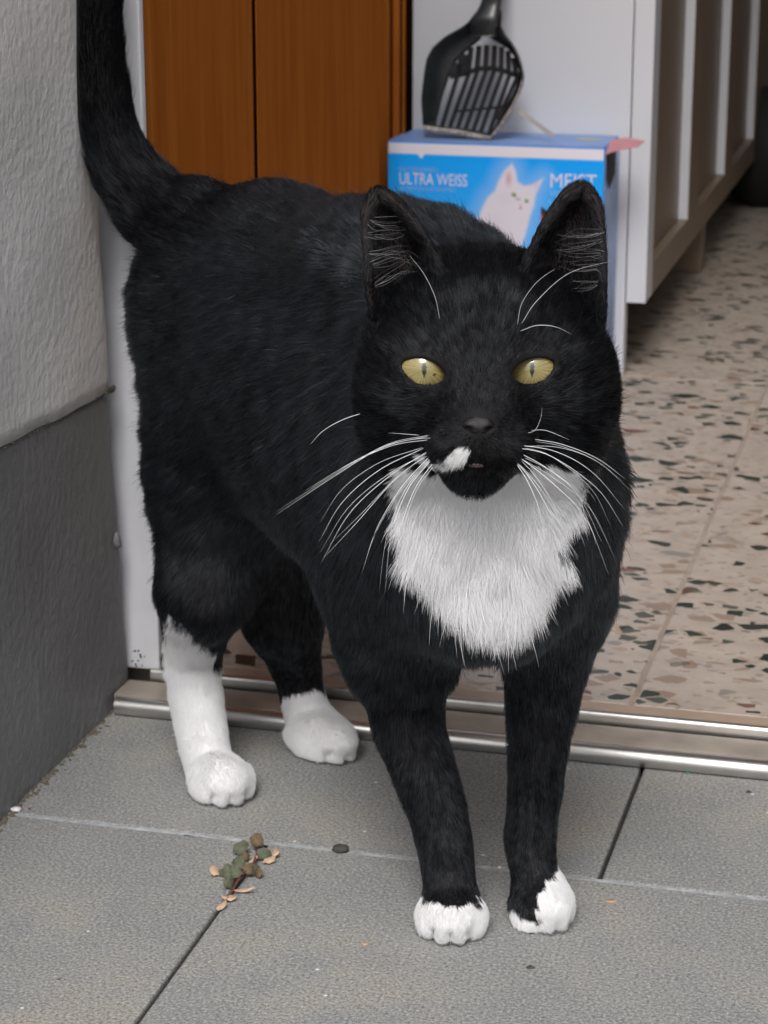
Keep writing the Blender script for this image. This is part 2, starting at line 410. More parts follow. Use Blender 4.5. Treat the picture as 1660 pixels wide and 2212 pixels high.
# threshold
th = empty('door_threshold', (.6, 0, 0), True); tag(th, 'worn metal door threshold with a round front bar behind the cat', 'threshold')
THO = (.6, 0, 0)
def arc(cy, cz, r, n=14, a0=0, a1=360): return [(cy + r * math.cos(rad(a0 + (a1 - a0) * i / n)), cz + r * math.sin(rad(a0 + (a1 - a0) * i / n))) for i in range(n if a1 - a0 == 360 else n + 1)]
profile_x('front_bar', arc(-.0058, .0052, .0052), .004, 1.25, m_alu, th, THO)
profile_x('base_plate', [(-.0015, .0005), (-.0015, .0098), (0.0, .0105), (.0205, .0102), (.0245, .0094), (.0245, .0005)], .001, 1.25, m_plate, th, THO)
profile_x('gap_shadow', [(.0245, .0005), (.0245, .0075), (.0285, .0075), (.0285, .0005)], .001, 1.25, m_dark, th, THO)  # solid black filler, the shadow before the rail put into its colour
profile_x('thin_rail', [(.0280, .0085)] + arc(.0305, .0130, .0025, 8, 180, 0) + [(.0330, .0085)], .012, 1.25, m_alu, th, THO)
profile_x('edge_strip', [(.0339, .0005), (.0339, .0128), (.0485, .0134), (.0488, .0005)], .012, 1.25, m_strip, th, THO)
# frame post
fr = empty('door_frame', (.01, .05, 0), True); tag(fr, 'white painted door frame post beside the grey wall', 'door frame')
fo = (.01, .05, 0)
box('post', -.04, (0.0157, 0.2182)[0], .0335, .040, FZ, 2.25, m_frame, fr, .0012, off=fo)
bm = bmesh.new()
for i in range(14):
    s = R.uniform(.0003, .0008)
    bmesh.ops.create_icosphere(bm, subdivisions=1, radius=1, matrix=Matrix.Translation((R.uniform(.000, .012) - .01, R.uniform(.0225, .0255) - .05, R.uniform(.013, .03))) @ Matrix.Scale(s, 4))
o = link('flaking_dirt', to_mesh(bm, 'flaking_dirt'), m_soil, fr); o['kind'] = 'stuff'

# ---------------------------------------------------------------- wooden door leaf opened inwards
leaf = empty('wooden_door', (.004, .08, FZ + .006), True); tag(leaf, 'orange brown wooden door with vertical grooves standing open inside', 'door')
leaf.matrix_world = MH @ Matrix.Translation((.004, .08, FZ + .006)) @ Matrix.Rotation(rad(90) + math.atan2(.024, .71), 4, 'Z')
def lb(name, s0, s1, mat, d0=-.04, d1=0., bev=.002): return box(name, s0, s1, -d1 , -d0, 0, 2.05, mat, leaf, bev)
# local x runs along the leaf, local -y is the visible face
def lbox(name, s0, s1, y0, y1, mat, bev=.0015):
    return box(name, s0, s1, y0, y1, 0, 2.05, mat, leaf, bev)
PA0 = (-0.0321, 0.2652)[0]
lbox('core', .004, .575, .004, .036, m_wood_in, .0005)
for (s0, s1) in ((.0, .2065), (.2165, .575)): lbox('board', s0, s1, 0., .0039, m_wood, .0006)
lbox('groove_shade', .2067, .2163, .0004, .0039, m_wood_in, 0)  # almost flush dark strip, colour stands in for the groove's shade
casing = empty('wooden_casing', (-.05, .815, 0), True); tag(casing, 'orange brown wooden casing strips between the wooden door and the white cabinet', 'casing')
CA = (-0.0555, 0.2656)[0]
box('casing_board', CA - .12, PA0 - .0005, .812, .835, FZ, 2.2, m_wood_in, casing, off=(-.05, .815, 0))
box('casing_strip', CA - .12, CA + .010, .800, .8115, FZ, 2.2, m_wood, casing, .0015, off=(-.05, .815, 0))
box('casing_strip', CA + .0125, CA + .0185, .803, .8115, FZ, 2.2, m_wood, casing, .001, off=(-.05, .815, 0))
box('casing_strip', CA + .0205, PA0 - .0008, .806, .8115, FZ, 2.2, m_wood, casing, .001, off=(-.05, .815, 0))

# ---------------------------------------------------------------- white cabinet
PB = (0.1615, 0.8432)[1]; PA = (0.1615, 0.8432)[0]
AF = (0.1801, 0.0818)[0]; DZ = (0.1801, 0.0818)[1]
cab = empty('white_cabinet', (.05, PB, FZ), True); tag(cab, 'tall white cabinet with framed doors behind the carton', 'cabinet')
CO = (.05, PB, FZ)
CW = .325; NDOOR = 5
box('side_panel', -.30, PA, PB, PB + .018, FZ, 2.1, m_white, cab, .001, off=CO)
box('side_panel', -.30, PA, PB + CW * NDOOR - .018, PB + CW * NDOOR, FZ, 2.1, m_white, cab, .001, off=CO)
box('back_board', -.30, -.29, PB + .0185, PB + CW * NDOOR - .0185, FZ, 2.1, m_white_shaded, cab, off=CO)
box('bottom_board', -.289, PA - .03, PB + .0185, PB + CW * NDOOR - .0185, DZ + .004, DZ + .02, m_white_shaded, cab, off=CO)
for k in range(NDOOR):
    b0 = PB + CW * k + .0007; b1 = PB + CW * (k + 1) - .0007
    d = box('door', PA + .0012, AF - .010, b0, b1, DZ, 2.08, m_white_shaded, cab, .0005, off=CO)
    dc = ((PA + .0012 + AF - .010) / 2, (b0 + b1) / 2, DZ)
    S = .038
    box('stile', AF - .0099, AF, b0, b0 + S, DZ, 2.08, m_white if k == 0 else m_white_shaded, d, .001, off=dc)
    box('stile', AF - .0099, AF, b1 - S, b1, DZ, 2.08, m_white_shaded, d, .001, off=dc)
    box('lit_strip', AF - .0099, AF - .0006, b1 - S - .0016, b1 - S - .0001, DZ + .0301, 2.04, m_white, d, off=dc)  # added white strip, paints the light on the stile's inner face
    box('rail', AF - .0099, AF, b0 + S + .0002, b1 - S - .0002, DZ, DZ + .030, m_white_shaded, d, .001, off=dc)
    box('rail', AF - .0099, AF, b0 + S + .0002, b1 - S - .0002, 2.04, 2.08, m_white_shaded, d, .001, off=dc)
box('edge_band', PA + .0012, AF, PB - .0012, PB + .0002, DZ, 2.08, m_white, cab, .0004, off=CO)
for bq in ((0.1656, 1.3648)[1], (0.1656, 1.3648)[1] + .55):
    box('leg', PA - .035, PA + .006, bq, bq + .035, FZ, DZ + .0035, m_white_shaded, cab, .002, off=CO)
bag = bmesh.new(); bmesh.ops.create_icosphere(bag, subdivisions=3, radius=1, matrix=Matrix.Diagonal((.07, .10, .08, 1)))
for v in bag.verts:
    v.co *= 1 + .08 * math.sin(v.co.x * 40 + v.co.z * 31) ; v.co.z = max(v.co.z, -.07)
bg_ = link('black_bag', to_mesh(bag, 'black_bag', True), m_black, None, (*(0.1976, 1.8903)[:2], FZ + .07), True); tag(bg_, 'black slumped bag on the floor far behind the cabinet legs', 'bag')

# ---------------------------------------------------------------- litter carton
CB1 = PB - .0015; CB0 = CB1 - .080
A0 = (-0.0364, 0.2318)[0]; A1 = (0.1528, 0.2251)[0]
CT = .5 * ((-0.0364, 0.2318)[1] + (0.1528, 0.2251)[1])
carton = empty('litter_carton', ((A0 + A1) / 2, (CB0 + CB1) / 2, FZ), True)
tag(carton, 'blue cardboard cat litter carton with a printed white cat leaning at the white cabinet', 'carton')
KO = ((A0 + A1) / 2, (CB0 + CB1) / 2, FZ)
box('body', A0, A1, CB0, CB1, FZ, CT, m_blue, carton, .0012, off=KO)
box('side_print', A1 + .0001, A1 + .0004, CB0 + .002, CB1 - .002, FZ + .002, CT - .002, m_paleblue, carton, off=KO)
box('top_flap', A0 + .001, A1 - .001, CB0 + .001, CB1 - .001, CT + .0002, CT + .0012, simple('carton_top', (.16, .27, .55), .45, 0, .15, 20), carton, off=KO)
# printed front, colours as ink on the card
W_, H_ = A1 - A0, CT - FZ
PXM = W_ / 1370.0
nu, nv = 300, 360
U, Vv = np.meshgrid(np.linspace(.0008, W_ - .0008, nu), np.linspace(.0008, H_ - .001, nv), indexing='ij')   # Vv from the top
def poly_sd(pts, X, Y):
    pts = np.array(pts, float); d = np.full(X.shape, 1e9); s = np.ones(X.shape)
    N = len(pts)
    for i in range(N):
        a = pts[i]; b = pts[i - 1]; e = b - a; wx, wy = X - a[0], Y - a[1]
        t = np.clip((wx * e[0] + wy * e[1]) / (e @ e), 0, 1); d = np.minimum(d, (wx - e[0] * t) ** 2 + (wy - e[1] * t) ** 2)
        c1 = Y >= a[1]; c2 = Y < b[1]; c3 = e[0] * wy > e[1] * wx
        s = np.where((c1 & c2 & c3) | (~c1 & ~c2 & ~c3), -s, s)
    return s * np.sqrt(d)
def q(x, y): u = (x - 85); return (u * PXM, (y - (170 + 35 * u / 1370)) * PXM)
cc = np.zeros((nu, nv, 3)); t = np.clip(Vv / .11, 0, 1)[..., None]
cc[:] = np.array((.004, .31, .86)) * (1 - t) + np.array((.05, .37, .86)) * t
def paint(mask, col): 
    global cc
    cc = cc * (1 - mask[..., None]) + np.array(col) * mask[..., None]
def soft(sd, wd): return np.clip(.5 - sd / wd, 0, 1)
catp = [q(*p) for p in ((880, 300), (905, 350), (915, 410), (955, 437), (1005, 430), (1040, 412), (1076, 388), (1055, 440), (1032, 490), (1022, 560), (1000, 620), (985, 690), (965, 760), (935, 840), (915, 900), (900, 980), (900, 1300), (520, 1300), (560, 1000), (600, 850), (640, 740), (660, 670), (690, 590), (730, 510), (775, 470), (800, 400), (835, 340))]
sd = poly_sd(catp, U, Vv); fz = .0006 * (np.sin(U * 2300 + Vv * 1500) + np.sin(Vv * 2700 - U * 900))
paint(soft(sd - .007, .016) * .45, (.35, .50, .78)); paint(soft(sd + fz * .6, .0022), (.60, .57, .66))
def blob(x, y, rx, ry, col, s=.4, k=1.):
    u, v = q(x, y); paint(k * np.clip((1 - np.sqrt(((U - u) / (rx * PXM)) ** 2 + ((Vv - v) / (ry * PXM)) ** 2)) / s, 0, 1), col)
blob(860, 395, 26, 62, (.50, .28, .32), .8, .8); blob(1035, 435, 22, 30, (.58, .42, .50), .8, .6)
blob(840, 520, 70, 60, (.50, .48, .56), 1, .35); blob(780, 700, 80, 110, (.50, .49, .58), 1, .4); blob(850, 760, 60, 60, (.45, .45, .52), 1, .4)
blob(893, 492, 20, 15, (.22, .33, .05)); blob(976, 530, 17, 16, (.24, .36, .06)); blob(902, 497, 6, 12, (.02, .03, .02)); blob(974, 530, 4, 10, (.03, .05, .02))
blob(922, 520, 22, 14, (.10, .10, .12), .9, .6); blob(940, 575, 11, 11, (.50, .18, .20)); blob(938, 556, 8, 12, (.25, .2, .22), .9, .6)
strip = np.clip((.0098 - Vv) / .0004 + .5, 0, 1); paint(strip, (.66, .63, .70))
paint(soft(poly_sd([q(272, 240), q(332, 240), q(302, 274)], U, Vv), .0006), (.66, .63, .70))
Vt = np.stack([A0 + U - KO[0], np.full(U.shape, CB0 - .0004 - KO[1]), CT - Vv - KO[2]], -1).reshape(-1, 3)
Fq = [(i * nv + j, i * nv + j + 1, (i + 1) * nv + j + 1, (i + 1) * nv + j) for i in range(nu - 1) for j in range(nv - 1)]
me = grid_mesh('front_print', Vt, Fq, False)
ca = me.color_attributes.new('col', 'FLOAT_COLOR', 'POINT'); ca.data.foreach_set('color', np.concatenate([cc.reshape(-1, 3), np.ones((nu * nv, 1))], 1).ravel().astype(np.float32))
link('front_print', me, m_carton, carton)
def text(s, u, v, cap, width, mat, name='lettering', bold=.0):
    cu = bpy.data.curves.new('t', 'FONT'); cu.body = s; cu.size = 1; cu.offset = bold; cu.extrude = 0.0; cu.fill_mode = 'FRONT'
    o = bpy.data.objects.new('t', cu); COL.objects.link(o); bpy.context.view_layer.update()
    dg = bpy.context.evaluated_depsgraph_get(); me = bpy.data.meshes.new_from_object(o.evaluated_get(dg)); bpy.data.objects.remove(o)
    co = np.zeros(len(me.vertices) * 3); me.vertices.foreach_get('co', co); co = co.reshape(-1, 3)
    mn, mx = co.min(0), co.max(0); sx = width / (mx[0] - mn[0]); sy = cap / (mx[1] - mn[1])
    out = np.stack([A0 + u + (co[:, 0] - mn[0]) * sx - KO[0], np.full(len(co), CB0 - .0009 - KO[1]), CT - v - cap + (co[:, 1] - mn[1]) * sy - KO[2]], 1)
    me.vertices.foreach_set('co', out.ravel()); me.update(); me.materials.clear()
    return link(name, me, mat, carton)
def tq(s, x0, x1, y0, y1, mat, bold):
    u0, v0 = q(x0, y0); u1, v1 = q(x1, y1); text(s, u0, v0 + (q(x1, y0)[1] - v0) * .5, (y1 - y0) * PXM, u1 - u0, mat, bold=bold)
tq('ULTRA WEISS', 165, 598, 366, 440, m_print, 0.)
tq('KATZENSTREU', 165, 405, 328, 357, m_print2, .01)
tq('KLUMPENDE KATZENSTREU', 168, 525, 452, 478, m_print2, .01)
tq('MEIST', 1124, 1410, 360, 450, m_print, 0.)
tq('VERKAUFTE', 1118, 1398, 466, 504, m_print2, .02)
tq('KATZENSTREU*', 1114, 1428, 518, 556, m_print2, .02)
def flagband(y0, y1, mat, dy):
    V, F = [], []
    for i in range(13):
        x = 1068 + i * 12; wv = 14 * math.sin(i * .45) + i * 3.5
        for y in (y0, y1): u, v = q(x, y + wv); V.append((A0 + u - KO[0], CB0 - dy - KO[1], CT - v - KO[2]))
    for i in range(12): F.append((2 * i, 2 * i + 1, 2 * i + 3, 2 * i + 2))
    link('flag_band', grid_mesh('flag_band', V, F), mat, carton)
flagband(562, 604, m_printb, .0009); flagband(604, 646, m_printr, .0009); flagband(646, 690, m_printg, .0009)
# yellow label on top, torn opening and flap at the right
bm = bmesh.new(); bmesh.ops.create_circle(bm, cap_ends=True, radius=1, segments=24, matrix=Matrix.Diagonal((.0115, .006, 1, 1)))
link('yellow_sticker', to_mesh(bm, 'yellow_sticker'), m_yel, carton, (A1 - .022 - KO[0], 0.005, CT + .0016 - KO[2]))
V = [(0.1508, 0.2273), (0.1594, 0.2244), (0.1587, 0.2117), (0.1553, 0.2084), (0.1529, 0.2141)]
hole = [(A1 + .0008 - KO[0], y - KO[1], z - KO[2]) for y, z in ((CB0 + .004, CT - .006), (CB0 + .055, CT - .006), (CB0 + .05, CT - .028), (CB0 + .022, CT - .037), (CB0 + .008, CT - .026))]
hole2 = [(x + .0005, y, z) for x, y, z in hole]
link('hand_hole', grid_mesh('hand_hole', hole + hole2, [tuple(range(5)), tuple(reversed(range(5, 10)))] + [(i, (i + 1) % 5, 5 + (i + 1) % 5, 5 + i) for i in range(5)], False), m_black, carton)
fl = [(A1 - .001, CB0 + .002, CT - .0045), (A1 + .010, CB0 + .004, CT - .001), (A1 + .026, CB0 + .010, CT + .0015), (A1 + .029, CB0 + .03, CT + .004), (A1 + .012, CB0 + .04, CT + .005), (A1 - .001, CB0 + .036, CT + .003)]
bm = bmesh.new(); vs = [bm.verts.new((x - KO[0], y - KO[1], z - KO[2])) for x, y, z in fl]; f = bm.faces.new(vs)
r_ = bmesh.ops.extrude_face_region(bm, geom=[f]); [setattr(v, 'co', v.co + Vector((0, 0, -.0008))) for v in r_['geom'] if isinstance(v, bmesh.types.BMVert)]
link('torn_flap', to_mesh(bm, 'torn_flap'), m_pink, carton)

# ---------------------------------------------------------------- litter scoop
SB = .800     # plane of the scoop bottom
scoop = empty('litter_scoop', ((0.0227, 0.2365)[0], .78, CT + .001), True)
tag(scoop, 'black slotted plastic litter scoop standing on the blue carton', 'scoop')
SO = ((0.0227, 0.2365)[0], .78, CT + .001)
outer = [(0.0368, 0.3384), (0.0316, 0.3310), (0.0229, 0.3239), (0.0084, 0.3156), (-0.0015, 0.3066), (-0.0065, 0.2969), (-0.0083, 0.2835), (-0.0105, 0.2642), (-0.0099, 0.2492), (-0.0088, 0.2376),
 (0.0044, 0.2359), (0.0230, 0.2345), (0.0385, 0.2320), (0.0500, 0.2305), (0.0590, 0.2424), (0.0684, 0.2560), (0.0746, 0.2695), (0.0781, 0.2828), (0.0761, 0.2923), (0.0722, 0.3031), (0.0670, 0.3118), (0.0609, 0.3189), (0.0567, 0.3261), (0.0560, 0.3391)]
inner = [(0.0384, 0.3172), (0.0357, 0.3128), (0.0281, 0.3067), (0.0197, 0.2991), (0.0144, 0.2931), (0.0114, 0.2870), (0.0083, 0.2795), (0.0030, 0.2629), (-0.0005, 0.2493), (-0.0026, 0.2390),
 (0.0056, 0.2377), (0.0211, 0.2367), (0.0351, 0.2346), (0.0448, 0.2323), (0.0513, 0.2434), (0.0588, 0.2556), (0.0647, 0.2669), (0.0701, 0.2811), (0.0700, 0.2885), (0.0673, 0.2965), (0.0618, 0.3045), (0.0556, 0.3085), (0.0495, 0.3116), (0.0441, 0.3151)]
# swap: outer = raised rim nearer the camera; inner = edge of the slotted floor, further back
def L3(p, b): return (p[0] - SO[0], b - SO[1], p[1] - SO[2])
def rimdep(i): 
    z = outer[i][1] - CT; k = min(1, max(0, z / .03))
    return .778 + .004 * (1 - k) + .010 * max(0, (z - .06) / .06)
V, F = [], []; N = len(outer)
for i in range(N):
    o_, i_ = outer[i], inner[i]
    b = rimdep(i)
    cx = (o_[0] - i_[0]); cz = (o_[1] - i_[1])
    V += [L3(o_, b), L3((o_[0] - cx * .06, o_[1] - cz * .06), b + .001), L3((i_[0] + cx * .35, i_[1] + cz * .35), .797), L3(i_, .800),
          L3((i_[0] + cx * .1, i_[1] + cz * .1), .8025), L3((i_[0] + cx * .5, i_[1] + cz * .5), .8005), L3((o_[0] + cx * .02, o_[1] + cz * .02), b + .004)]
K = 7
for i in range(N):
    j = (i + 1) % N
    for k in range(K):
        F.append((i * K + k, j * K + k, j * K + (k + 1) % K, i * K + (k + 1) % K))
me = grid_mesh('bowl', V, F, True); bm = bmesh.new(); bm.from_mesh(me); bmesh.ops.subdivide_edges(bm, edges=bm.edges, cuts=1, use_grid_fill=True, smooth=.4)
bmesh.ops.recalc_face_normals(bm, faces=bm.faces); bm.to_mesh(me); bm.free(); me.shade_smooth()
link('bowl', me, m_scoop, scoop)
def bar(p, q_, wd, name='bar', mat=m_scoop):
    a = Vector(L3(p, .800)); b = Vector(L3(q_, .800)); d = (b - a).normalized(); s = Vector((d.z, 0, -d.x)) * wd / 2
    V = []
    for c in (a, b):
        for sx, yy in ((-1, -.001), (1, -.001), (1, .0016), (-1, .0016)): V.append(c + s * sx + Vector((0, yy, 0)))
    F = [(0, 1, 2, 3), (7, 6, 5, 4), (0, 4, 5, 1), (1, 5, 6, 2), (2, 6, 7, 3), (3, 7, 4, 0)]
    return link(name, grid_mesh(name, V, F, False), mat, scoop)
# cross band between the two slot rows, then the bars
band = [(0.0095, 0.2810), (0.0222, 0.2836), (0.0345, 0.2884), (0.0468, 0.2891), (0.0575, 0.2870), (0.0706, 0.2826)]
for i in range(5): bar(band[i], band[i + 1], .0042, 'cross_band')
tops = [(0.0160, 0.2812), (0.0261, 0.2837), (0.0342, 0.2876), (0.0419, 0.2885), (0.0491, 0.2887), (0.0560, 0.2870), (0.0624, 0.2846), (0.0686, 0.2811)]
bots = [(0.0027, 0.2381), (0.0099, 0.2376), (0.0168, 0.2370), (0.0239, 0.2365), (0.0308, 0.2355), (0.0375, 0.2347), (0.0445, 0.2323), (0.0523, 0.2449)]
for p_, q__ in zip(tops, bots): bar(p_, q__, .0036)
bar((0.0132, 0.2512), (0.0595, 0.2568), .0020, 'stiffener')
ut = [(0.0281, 0.3067), (0.0350, 0.3080), (0.0419, 0.3088), (0.0488, 0.3086), (0.0549, 0.3076), (0.0606, 0.3045), (0.0657, 0.2987)]
ub = [(0.0253, 0.2837), (0.0333, 0.2873), (0.0409, 0.2885), (0.0480, 0.2887), (0.0547, 0.2881), (0.0614, 0.2853), (0.0680, 0.2825)]
for p_, q__ in zip(ut, ub): bar(p_, q__, .0046)
bar((0.0159, 0.2931), (0.0129, 0.2826), .012, 'web'); bar((0.0220, 0.3007), (0.0199, 0.2835), .009, 'web')
# dusty lip
V, F = [], []
lip = [9, 10, 11, 12, 13, 14, 15, 16, 17]
for i in lip:
    o_ = outer[i]; b = rimdep(i); e = .0034
    V += [L3((o_[0], o_[1] - e * .5), b - .0006), L3((o_[0], o_[1] + e * .8 + R.uniform(0, .001)), b - .0009), L3((o_[0], o_[1] + e * .5), b + .0035), L3((o_[0], o_[1] - e * .5), b + .0035)]
for k in range(len(lip) - 1):
    for j in range(4): F.append((k * 4 + j, k * 4 + (j + 1) % 4, (k + 1) * 4 + (j + 1) % 4, (k + 1) * 4 + j))
link('dusty_lip', grid_mesh('dusty_lip', V, F, True), m_dust, scoop)
# handle running up and back to the cabinet
hp = [L3((0.0412, 0.3174), .786), L3((0.0429, 0.3298), .781), L3((0.0464, 0.3400), .785), L3((0.0479, 0.3502), .793), L3((0.0479, 0.3684), .815), L3((0.0495, 0.3943), .828)]
V, F = [], []; hw = [.0150, .0150, .0112, .0102, .0100, .0095]
def catmull(P_, n):
    out = []
    P_ = [np.array(p, float) for p in P_]; P_ = [2 * P_[0] - P_[1]] + P_ + [2 * P_[-1] - P_[-2]]
    for i in range(1, len(P_) - 2):
        for k in range(n):
            t = k / n; a, b, c, d = P_[i - 1:i + 3]
            out.append(.5 * ((2 * b) + (-a + c) * t + (2 * a - 5 * b + 4 * c - d) * t * t + (-a + 3 * b - 3 * c + d) * t ** 3))
    out.append(P_[-2]); return out
hc = catmull([(*p, w_) for p, w_ in zip(hp, hw)], 6)
for c in hc:
    x, y, z, w_ = c
    w_ *= .92
    prof = [(-1, 0), (-.8, -.0022), (-.35, -.0030), (.35, -.0030), (.8, -.0022), (1, 0), (.6, .004), (-.6, .004)]
    for a, d in prof: V.append((x + a * w_ * .92 , y + d, z))
for i in range(len(hc) - 1):
    for k in range(8): F.append((i * 8 + k, i * 8 + (k + 1) % 8, (i + 1) * 8 + (k + 1) % 8, (i + 1) * 8 + k))
F.append(tuple(range(8))); F.append(tuple((len(hc) - 1) * 8 + k for k in reversed(range(8))))
link('handle', grid_mesh('handle', V, F, True), m_scoop, scoop)
# thin pale card strip lying beside the scoop
p0, p1 = (0.0715, 0.2546), (0.1029, 0.2331)
V = []
for (x, z), b in ((p0, .788), (p1, .788)):
    V += [(x - .001, b, z), (x + .002, b, z + .0025), (x + .002, b + .001, z + .0025), (x - .001, b + .001, z)]
st = link('paper_strip', grid_mesh('paper_strip', V, [(0, 1, 5, 4), (1, 2, 6, 5), (2, 3, 7, 6), (3, 0, 4, 7), (3, 2, 1, 0), (4, 5, 6, 7)], False), simple('tan_paper', (.36, .33, .31), .7), None, (0, 0, 0), True)
tag(st, 'thin pale strip slanting from the scoop down to the carton top', 'strip')

# ---------------------------------------------------------------- small things on the slabs
def leaf_mesh(name, L, W, curl, lobes=0):
    V, F = [], []; n = 8
    V.append((0, 0, 0))
    ring = []
    for i in range(14):
        an = 2 * math.pi * i / 14; r = R.uniform(.72, 1.08)
        x, y = r * L / 2 * math.cos(an), r * W / 2 * math.sin(an)
        V.append((x, y, curl * (x * x + y * y) / (L * L) * L * 4 * .25 + R.uniform(-.10, .10) * W))
    for i in range(14): F.append((0, 1 + i, 1 + (i + 1) % 14))
    n0 = len(V); V += [(x, y, z - .0003) for x, y, z in V[:n0]]
    F += [tuple(n0 + k for k in reversed(f)) for f in F[:14]] + [(1 + i, 15 + 1 + i, 15 + 1 + (i + 1) % 14, 1 + (i + 1) % 14) for i in range(14)]
    return grid_mesh(name, V, F, True)
plant = empty('weed', (-0.0682, 0.9727, 0.0000)); tag(plant, 'small creeping weed with grey green leaves growing in the slab joint', 'weed')
PL = Vector((-0.0682, 0.9727, 0.0000))
stem_pts = [(-0.0762, 0.9548, 0.0000), (-0.0726, 0.9630, 0.0000), (-0.0704, 0.9727, 0.0000), (-0.0671, 0.9841, 0.0000), (-0.0633, 0.9952, 0.0000), (-0.0622, 1.0081, 0.0000), (-0.0636, 1.0170, 0.0000)]
sp_ = [Vector(p) - PL + Vector((0, 0, .0012 + .003 * math.sin(i * .5))) for i, p in enumerate(stem_pts)]
link('stem', tube_mesh('stem', sp_, [.0003, .0005, .0006, .0006, .0006, .0005, .0004], 6), m_leafr, plant)
for (px_, mat, L, W, tilt, h) in (((-0.0627, 1.0170, 0.0000), m_leafo, .0075, .0062, .5, .006), ((-0.0704, 1.0118, 0.0000), m_leafg, .0072, .0068, .4, .004), ((-0.0588, 1.0045, 0.0000), m_leafg, .0078, .0055, .3, .004),
     ((-0.0699, 0.9926, 0.0000), m_leafg, .0068, .0065, .4, .005), ((-0.0733, 0.9826, 0.0000), m_leafg, .0085, .0075, .5, .005), ((-0.0708, 0.9791, 0.0000), m_leafg, .0062, .006, .7, .007), ((-0.0629, 0.9886, 0.0000), m_leafg, .0070, .0058, .4, .004),
     ((-0.0601, 0.9861, 0.0000), m_leafo, .0055, .0045, .3, .003), ((-0.0650, 0.9861, 0.0000), m_leafo, .0055, .005, .6, .005), ((-0.0777, 0.9886, 0.0000), m_leafg, .0045, .004, .3, .002), ((-0.0674, 1.0045, 0.0000), m_leafo, .004, .004, .6, .003), ((-0.0739, 0.9751, 0.0000), m_leafg, .006, .0055, .9, .003)):
    o = link('leaf', leaf_mesh('leaf', L, W, R.uniform(-.3, .5)), mat, plant, Vector(px_) - PL + Vector((0, 0, h)))
    o.rotation_euler = (.75 + tilt * .5 + R.uniform(-.2, .2), R.uniform(-.35, .35), R.uniform(-.8, .8)); o.scale = (1.15, 1.15, 1.15)
for (px_, L, W) in (((-0.0817, 0.9891, 0.0000), .0078, .0062), ((-0.0545, 1.0081, 0.0000), .0085, .005), ((-0.0560, 1.0013, 0.0000), .0075, .0035), ((-0.0729, 0.9606, 0.0000), .0075, .004), ((-0.0658, 0.9688, 0.0000), .0115, .002), ((-0.0760, 0.9520, 0.0000), .008, .0028), ((-0.0637, 1.0013, 0.0000), .006, .0024)):
    o = link('dry_leaf', leaf_mesh('dry_leaf', L, W, .9), m_dry, plant, Vector(px_) - PL + Vector((0, 0, .0022)))
    o.rotation_euler = (.45 + R.uniform(-.3, .3), R.uniform(-.4, .4), R.uniform(-.4, .4) + (1.0 if L == .008 else .3))
def pebble(name, loc, r, mat, label, cat, sq=.6):
    bm = bmesh.new(); bmesh.ops.create_icosphere(bm, subdivisions=2, radius=1, matrix=Matrix.Diagonal((r, r * .75, r * sq, 1)))
    for v in bm.verts: v.co *= 1 + .15 * math.sin(v.co.x * 2100 + v.co.y * 1700)
    o = link(name, to_mesh(bm, name, True), mat, None, (loc[0], loc[1], r * sq * .7)); tag(o, label, cat); return o
pebble('pebble', (-0.0217, 1.0155, 0.0000), .0042, m_stone, 'dark brown pebble lying on the pale mortar line right of the weed', 'pebble')
pebble('soil_crumb', (0.0650, 0.8964, 0.0000), .0020, m_stone, 'small dark crumb on the front slab below the right front paw', 'crumb', .35)
pebble('soil_crumb', (0.1913, 1.0879, 0.0000), .0016, m_stone, 'tiny dark crumb on the slab at the far right near the threshold', 'crumb', .35)
pebble('green_chip', (0.1628, 1.1135, 0.0000), .0024, simple('green_chip', (.04, .16, .11), .6), 'tiny green chip on the slab under the round threshold bar', 'chip', .3)
pebble('plaster_chip', (-0.1893, 1.0645, 0.0000), .0030, m_cardw, 'small white plaster chip at the foot of the dark plinth', 'chip', .45)
for (px_, lab) in (((0.1067, 0.9606, 0.0000), 'tan dry leaf scrap on the front slab right of the paws'), ((-0.0084, 0.9181, 0.0000), 'tan speck of dry leaf on the front slab left of the paws')):
    o = link('leaf_scrap', leaf_mesh('leaf_scrap', .0062 if 'right' in lab else .004, .0022, .3), m_dry, None, Vector(px_) + Vector((0, 0, .0008))); tag(o, lab, 'leaf scrap')

# ================================================================ THE CAT
import time as _t; _T0 = _t.time()
A = np.array
HD = A((.53, -.85, 0.)); HD /= np.linalg.norm(HD); SD = A((HD[1] * -1, HD[0], 0.))     # heading, and the cat's left
VS = .00125
LO = A((-.200, .790, -.004)); HI = A((.150, 1.270, .600))
NX, NY, NZ = [int(v) for v in np.ceil((HI - LO) / VS)]
SDFV = np.full((NX, NY, NZ), 1.0, np.float32)
def region(c, r):
    lo = np.maximum(((A(c) - r - LO) / VS).astype(int), 0); hi = np.minimum(((A(c) + r - LO) / VS).astype(int) + 2, (NX, NY, NZ))
    if (hi <= lo).any(): return None
    ix = [LO[i] + VS * np.arange(lo[i], hi[i], dtype=np.float32) for i in range(3)]
    sl = tuple(slice(lo[i], hi[i]) for i in range(3))
    return sl, ix[0][:, None, None], ix[1][None, :, None], ix[2][None, None, :]
def smin(a, b, k):
    h = np.clip(.5 + .5 * (b - a) / k, 0, 1); return b * h * 0 + (b * (1 - h) + a * h) - k * h * (1 - h)
def put(sl, d, k):
    SDFV[sl] = smin(SDFV[sl], d.astype(np.float32), k)
def cut(sl, d, k):
    SDFV[sl] = -smin(-SDFV[sl], d.astype(np.float32), k)
def basis(yaw=0, pitch=0, roll=0):
    return np.array(Matrix.Rotation(yaw, 3, 'Z') @ Matrix.Rotation(pitch, 3, 'X') @ Matrix.Rotation(roll, 3, 'Y'))
YB = math.atan2(SD[1], SD[0])       # body yaw: local x = cat's left, local y = towards the tail
